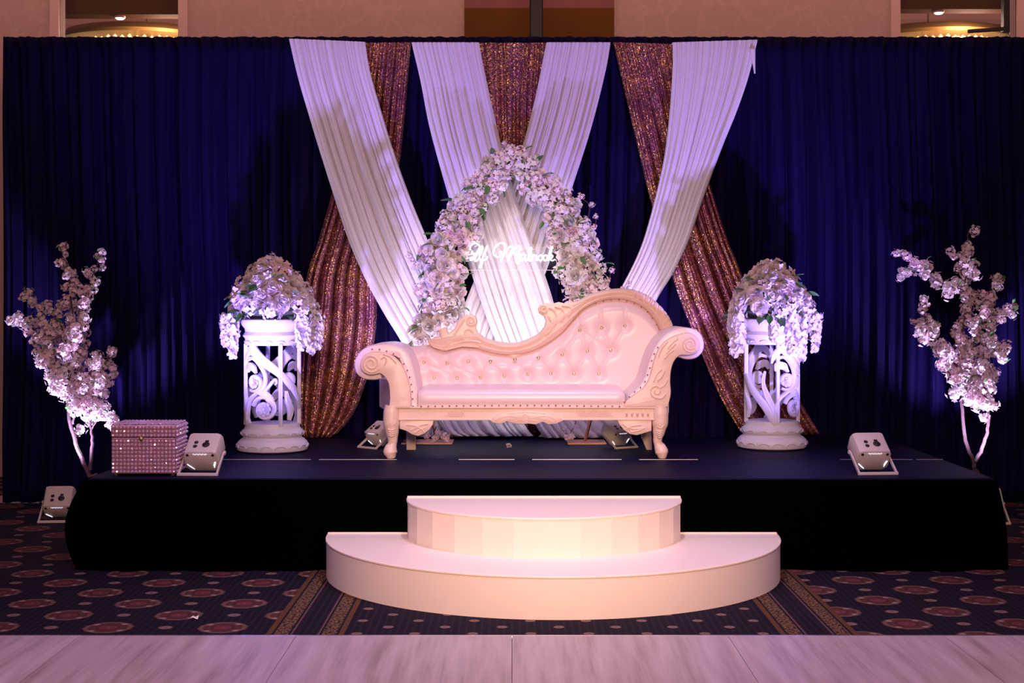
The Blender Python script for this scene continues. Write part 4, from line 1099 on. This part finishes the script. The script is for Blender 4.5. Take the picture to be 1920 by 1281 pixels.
# ------------------------------------------------------------------ neon sign
YN = 9.77
NS = lambda x, y, Y=YN: at(860 + x/9.6, 420 + y/9.6, Y)
sign = empty('neon_sign', NS(900, 820), 'glowing white neon script sign on a clear panel inside the flower arch', 'neon sign')
MB().box(NS(120,0).x, NS(1760,0).x, YN, YN + .005, NS(0,830).z, NS(0,330).z).build('clear_panel', M['acrylic'], sign, smooth=False)
MB().box(NS(120,0).x, NS(1760,0).x, YN - .001, YN + .006, NS(0,830).z - .002, NS(0,830).z).build('panel_edge', M['acrylic_edge'], sign, smooth=False)
letters = {
 'A': [[(212,470),(208,425),(235,375),(295,350),(355,372),(372,420),(335,500),(285,590),(240,650),(205,640),(225,600)], [(395,395),(360,480),(315,580),(290,640),(300,672),(340,650)], [(270,540),(330,530),(375,540)]],
 'l': [[(340,650),(385,570),(425,470),(432,410),(410,420),(385,520),(375,620),(395,655),(430,620)]],
 'f': [[(430,620),(475,510),(520,415),(505,410),(470,500),(425,620),(390,730),(372,785),(395,780),(420,720),(430,660),(480,645),(525,590)]],
 'M': [[(735,495),(768,500),(772,545),(735,590),(675,590),(630,545),(628,480),(670,405),(740,350),(805,345),(840,385),(825,470),(790,580),(750,690)],
       [(752,685),(800,590),(860,490),(920,415),(955,400),(962,435),(940,510),(905,600),(882,675)],
       [(884,672),(930,580),(990,480),(1050,415),(1095,405),(1108,440),(1080,530),(1045,610),(1030,670),(1050,710),(1090,705)]],
 'a': [[(1205,560),(1165,545),(1115,580),(1095,630),(1115,662),(1160,640),(1200,585),(1210,560),(1195,620),(1205,660),(1240,640)]],
 'b': [[(1240,640),(1280,550),(1312,450),(1300,425),(1275,490),(1255,590),(1260,650),(1295,660),(1325,620),(1320,575),(1295,580),(1340,590)]],
 'r': [[(1340,590),(1355,555),(1375,575),(1400,570),(1395,620),(1405,658),(1440,630)]],
 'o': [[(1490,560),(1450,575),(1435,620),(1460,660),(1500,640),(1510,595),(1485,562),(1520,590)], [(1575,560),(1538,575),(1525,620),(1548,660),(1588,640),(1598,595),(1575,562),(1610,590)]],
 'k': [[(1610,640),(1650,540),(1680,440),(1665,425),(1640,500),(1620,600),(1612,665)], [(1618,620),(1655,565),(1690,570),(1680,610),(1640,620),(1680,660),(1730,640)]]}
for ch, strokes in letters.items():
    mb = MB()
    for s_ in strokes: mb.tube(catmull([NS(x, y, YN - .012) for x, y in s_], len(s_)*6), .0040, 7)
    mb.build('neon_letter', M['neon'], sign)
for pts in ([(120,400),(300,500),(560,540)], [(1100,505),(1330,465),(1700,370)]):
    mb = MB(); P = catmull([NS(x, y, YN + .012) for x, y in pts], 40); mb.tube(P, .0013, 5)
    mb.build('hanging_chain', M['chain'], sign)
# ------------------------------------------------------------------ gift box
gx0, gx1 = at(209, 0, 7.93).x, at(329, 0, 7.93).x
GY0, GY1 = 7.93, 8.20; gz0 = DECK + .012; gz1 = DECK + .285; gl = DECK + .215
gb = empty('gift_box', ((gx0+gx1)/2, GY0, DECK), 'sparkling rhinestone covered pink gift box on the left stage corner', 'gift box')
gbody = MB().box(gx0, gx1, GY0, GY1, gz0, gl - .002).build('box_body', M['boxmetal'], gb, smooth=False, bevel=.004)
glid = MB().box(gx0 - .003, gx1 + .003, GY0 - .003, GY1 + .003, gl, gz1).build('box_lid', M['boxmetal'], gb, smooth=False, bevel=.006)
for fx in (gx0 + .02, gx1 - .02):
    for fy in (GY0 + .02, GY1 - .02):
        MB().lathe([(0, 0), (.008, 0), (.012, .006), (.009, .012), (0, .0125)], (fx, fy, DECK), 10).build('box_foot', M['nail'], gb)
grn = random.Random(5)
def gem(mb, p, n, s):
    n = (Vector(n) + Vector((grn.uniform(-.25, .25), grn.uniform(-.25, .25), grn.uniform(-.25, .25)))).normalized()
    t = n.cross(Vector((1, .2, .1))).normalized(); b_ = n.cross(t)
    vs = [p + (t*math.cos(a*PI/3) + b_*math.sin(a*PI/3))*s for a in range(6)]
    vs += [p + (t*math.cos((a+.5)*PI/3) + b_*math.sin((a+.5)*PI/3))*s*.5 + n*s*.75 for a in range(6)]
    fs = [(a, (a+1)%6, 6+a) for a in range(6)] + [((a+1)%6, 6+(a+1)%6, 6+a) for a in range(6)] + [tuple(6+a for a in range(6))]
    mb.add(vs, fs)
rows = [gz0 + .012 + k*.0215 for k in range(9)] + [gl + .012 + k*.0225 for k in range(3)]
for k, z in enumerate(rows):
    mb = MB(); lid = .003 if z > gl else 0
    nx = 17
    for i in range(nx): gem(mb, Vector((gx0 + .010 + (gx1-gx0-.020)*i/(nx-1), GY0 - lid - .001, z)), (0, -1, 0), .0098)
    for i in range(12): gem(mb, Vector((gx1 + lid + .001, GY0 + .012 + (GY1-GY0-.024)*i/11, z)), (1, 0, 0), .0098)
    mb.build('crystal_row', M['rhine'], glid if z > gl else gbody, smooth=False)['kind'] = 'stuff'
tp = MB()
for i in range(17):
    for j in range(12): gem(tp, Vector((gx0 + .010 + (gx1-gx0-.02)*i/16, GY0 + .010 + (GY1-GY0-.02)*j/11, gz1 + .001)), (0, 0, 1), .0098)
tp.build('lid_crystals', M['rhine'], glid, smooth=False)['kind'] = 'stuff'
MB().lathe([(0, -.004), (.012, -.004), (.012, .004), (.004, .01), (0, .01)], (0, 0, 0), 14).xform(Matrix.Translation(((gx0+gx1)/2 - .01, GY0 - .012, gl - .006)) @ Matrix.Rotation(PI/2, 4, 'X')).build('clasp', M['nail'], glid)

# ------------------------------------------------------------------ uplights
def uplight(loc, rz, tilt, label, color, watts, cone, target, sz=1.0, side_led=False, blend=.6):
    root = empty('uplight', loc, label, 'uplight', 'white box uplights', rz)
    root.scale = (sz,)*3
    w_, h_, d0, d1 = .098, .072, -.075, .085
    c = .028
    outl = [(-w_+c,0,-h_),(w_-c,0,-h_),(w_-.006,0,-h_+c*.6),(w_,0,-h_+c*1.2),(w_,0,h_-c),(w_-c*.35,0,h_-c*.3),(w_-c,0,h_),(-w_+c,0,h_),(-w_+c*.35,0,h_-c*.3),(-w_,0,h_-c),(-w_,0,-h_+c*1.2),(-w_+.006,0,-h_+c*.6)]
    T = Matrix.Rotation(tilt, 4, 'X')
    body = MB().prism(outl, d0, d1, .010)
    low = min((T @ p).z for p in body.v); T = Matrix.Translation((0, 0, .016 - low)) @ T
    hs_ = body.xform(T).build('housing', M['housing'], root, local=True, angle=35)
    pn = MB().prism([(-w_*.82,0,-h_*.75),(w_*.82,0,-h_*.75),(w_*.9,0,0),(w_*.75,0,h_*.78),(-w_*.75,0,h_*.78),(-w_*.9,0,0)], d0 - .003, d0 + .002, .002)
    pn.xform(T).build('base_cover', M['housing'], root, local=True, angle=35)
    # buttons and knob on the control side
    for (bx, by, br_) in ((-.035, .005, .012), (-.035, -.028, .012)):
        MB().lathe([(0, 0), (br_, 0), (br_, .003), (br_*.7, .005), (0, .005)], (0, 0, 0), 14).xform(T @ Matrix.Translation((bx, by, h_))).build('button', M['rubber'], hs_, local=True)
    k = MB().lathe([(0, 0), (.021, 0), (.021, .004), (.016, .008), (0, .008)], (0, 0, 0), 18); k.box(-.009, .011, .012, .034, 0, .005)
    k.xform(T @ Matrix.Translation((.024, -.014, h_))).build('power_knob', M['rubber'], hs_, local=True)
    for sx in (-1, 1):
        MB().lathe([(0, 0), (.008, 0), (.008, .004), (0, .004)], (0, 0, 0), 10).xform(T @ Matrix.Translation((sx*.072, d0 - .001, h_ - .022)) @ Matrix.Rotation(PI/2, 4, 'X')).build('corner_screw', M['rubber'], hs_, local=True)
    vents = MB()
    def dot(x, z):
        p = Vector((x, d0 - .004, z)); s = .0026
        vents.add([p+Vector((s,0,0)), p+Vector((0,0,s)), p+Vector((-s,0,0)), p+Vector((0,0,-s)), p+Vector((0,-s,0))], [(0,1,4),(1,2,4),(2,3,4),(3,0,4)])
    for i in range(9):
        dot(-.036 + i*.009, h_*.80 - .003*(i % 2)); a = i/8
        dot(-.082 + .035*a, -.018 - .035*a); dot(.082 - .012*a, .000 - .040*a)
        if i < 6: dot(-.078 + .035*a, -.024 - .035*a); dot(.076 - .012*a, -.002 - .040*a)
    vents.xform(T).build('lit_vents', M['led'], hs_, local=True, smooth=False)['kind'] = 'stuff'
    if side_led:
        MB().lathe([(0, 0), (.005, 0), (.004, .004), (0, .005)], (0, 0, 0), 10).xform(T @ Matrix.Translation((w_, .0, .02)) @ Matrix.Rotation(PI/2, 4, 'Y')).build('pilot_lamp', M['led_green'], hs_, local=True)
    # lens on the beam side
    MB().lathe([(0, 0), (.055, 0), (.060, .004), (.058, .010), (.052, .010), (.050, .004), (0, .004)], (0, 0, 0), 28).xform(T @ Matrix.Translation((0, d1, 0)) @ Matrix.Rotation(-PI/2, 4, 'X')).build('lens_ring', M['rubber'], hs_, local=True)
    MB().lathe([(0, 0), (.049, 0), (.040, .003), (0, .005)], (0, 0, 0), 24).xform(T @ Matrix.Translation((0, d1 + .004, 0)) @ Matrix.Rotation(-PI/2, 4, 'X')).build('lens', M['lens'], hs_, local=True)
    # bail bracket: arms from the pivots to a foot bar on the floor in front
    piv = T @ Vector((w_, .01, -.01))
    bar = MB(); bar.box(-w_ - .018, w_ + .018, -.150, -.128, 0, .016); bar.build('foot_bar', M['housing'], root, local=True, smooth=False, bevel=.003)
    for sx in (-1, 1):
        x = sx*(w_ + .010); y0, z0_ = -.139, .008
        dv = Vector((0, piv.y - y0, piv.z - z0_)); nrm = Vector((0, -dv.z, dv.y)).normalized()*.009
        a, b_ = Vector((x, y0, z0_)), Vector((x, piv.y, piv.z)); tx = Vector((.005, 0, 0))
        vs = [a-nrm-tx, a-nrm+tx, a+nrm+tx, a+nrm-tx, b_-nrm-tx, b_-nrm+tx, b_+nrm+tx, b_+nrm-tx]
        MB().add(vs, [(0,3,2,1),(4,5,6,7),(0,1,5,4),(1,2,6,5),(2,3,7,6),(3,0,4,7)]).build('bracket_arm', M['housing'], root, local=True, smooth=False, bevel=.002)
        MB().lathe([(0, 0), (.014, 0), (.014, .006), (.009, .010), (0, .010)], (0, 0, 0), 14).xform(Matrix.Translation((sx*(w_ + .012), piv.y, piv.z)) @ Matrix.Rotation(sx*PI/2, 4, 'Y')).build('pivot_knob', M['housing'], root, local=True)
    # the lamp itself shines out of the lens
    rotm = Matrix.Rotation(rz, 4, 'Z')
    lp_ = Vector(loc) + (rotm @ ((T @ Vector((0, d1 + .03, 0))) * sz))
    spot('uplight_beam', lp_, target, color, watts, cone, blend, .03)
    return root
ZD = DECK
BLUE = (0.33, 0.23, 1.0)
p = at(383, 893, 8.08); p.z = ZD
uplight(p, -.05, .62, 'white uplight beside the rhinestone gift box on the stage front', BLUE, 400, 86, (-1.52, 9.3, 1.80), blend=1.0)
p = at(1630, 890, 8.12); p.z = ZD
uplight(p, .10, .62, 'white uplight standing alone on the right stage front', BLUE, 400, 86, (1.66, 9.5, 1.90), blend=1.0)
p = at(712, 838, 9.52); p.z = ZD
uplight(p, -.75, .55, 'white uplight half hidden behind the left sofa leg', (.70, .63, 1.0), 62, 125, (-.45, 10.0, 1.65), .80)
p = at(1156, 838, 9.54); p.z = ZD
uplight(p, .55, .55, 'white uplight under the right end of the sofa', (.70, .63, 1.0), 62, 125, (.45, 10.0, 1.65), .80)
p = at(112, 972, 9.62); p.z = 0
uplight(p, .10, .85, 'white uplight on the carpet below the left blossom tree', (.66, .54, 1.0), 210, 80, (-2.95, 10.0, 1.15), 1.0, True)
p = Vector((3.19, 9.55, 0))
uplight(p, -.05, .85, 'white uplight on the carpet behind the right stage corner', (.66, .54, 1.0), 210, 80, (3.22, 10.0, 1.15))

# ------------------------------------------------------------------ small things
p = at(954, 833, 9.5); p.z = DECK + .012
fb = empty('fallen_blossom', p, 'single white blossom fallen on the stage under the sofa', 'blossom')
flower(ROSE, fb, p, (.2, -.6, .8), .026, 'petal_head')
pr = MB()
pc = at(366, 1160, 6.6); pc.z = .003
pr.grid(lambda u, v: pc + Vector(((u-.5)*.035*(1 - .3*v), (v-.5)*.05, .004*math.sin(5*u + 3*v) + .004)), 5, 5)
o = pr.build('paper_scrap', M['step'], loc=pc); tag(o, 'tiny crumpled white paper scrap lying on the carpet', 'paper scrap'); o.modifiers.new('t', 'SOLIDIFY').thickness = .001
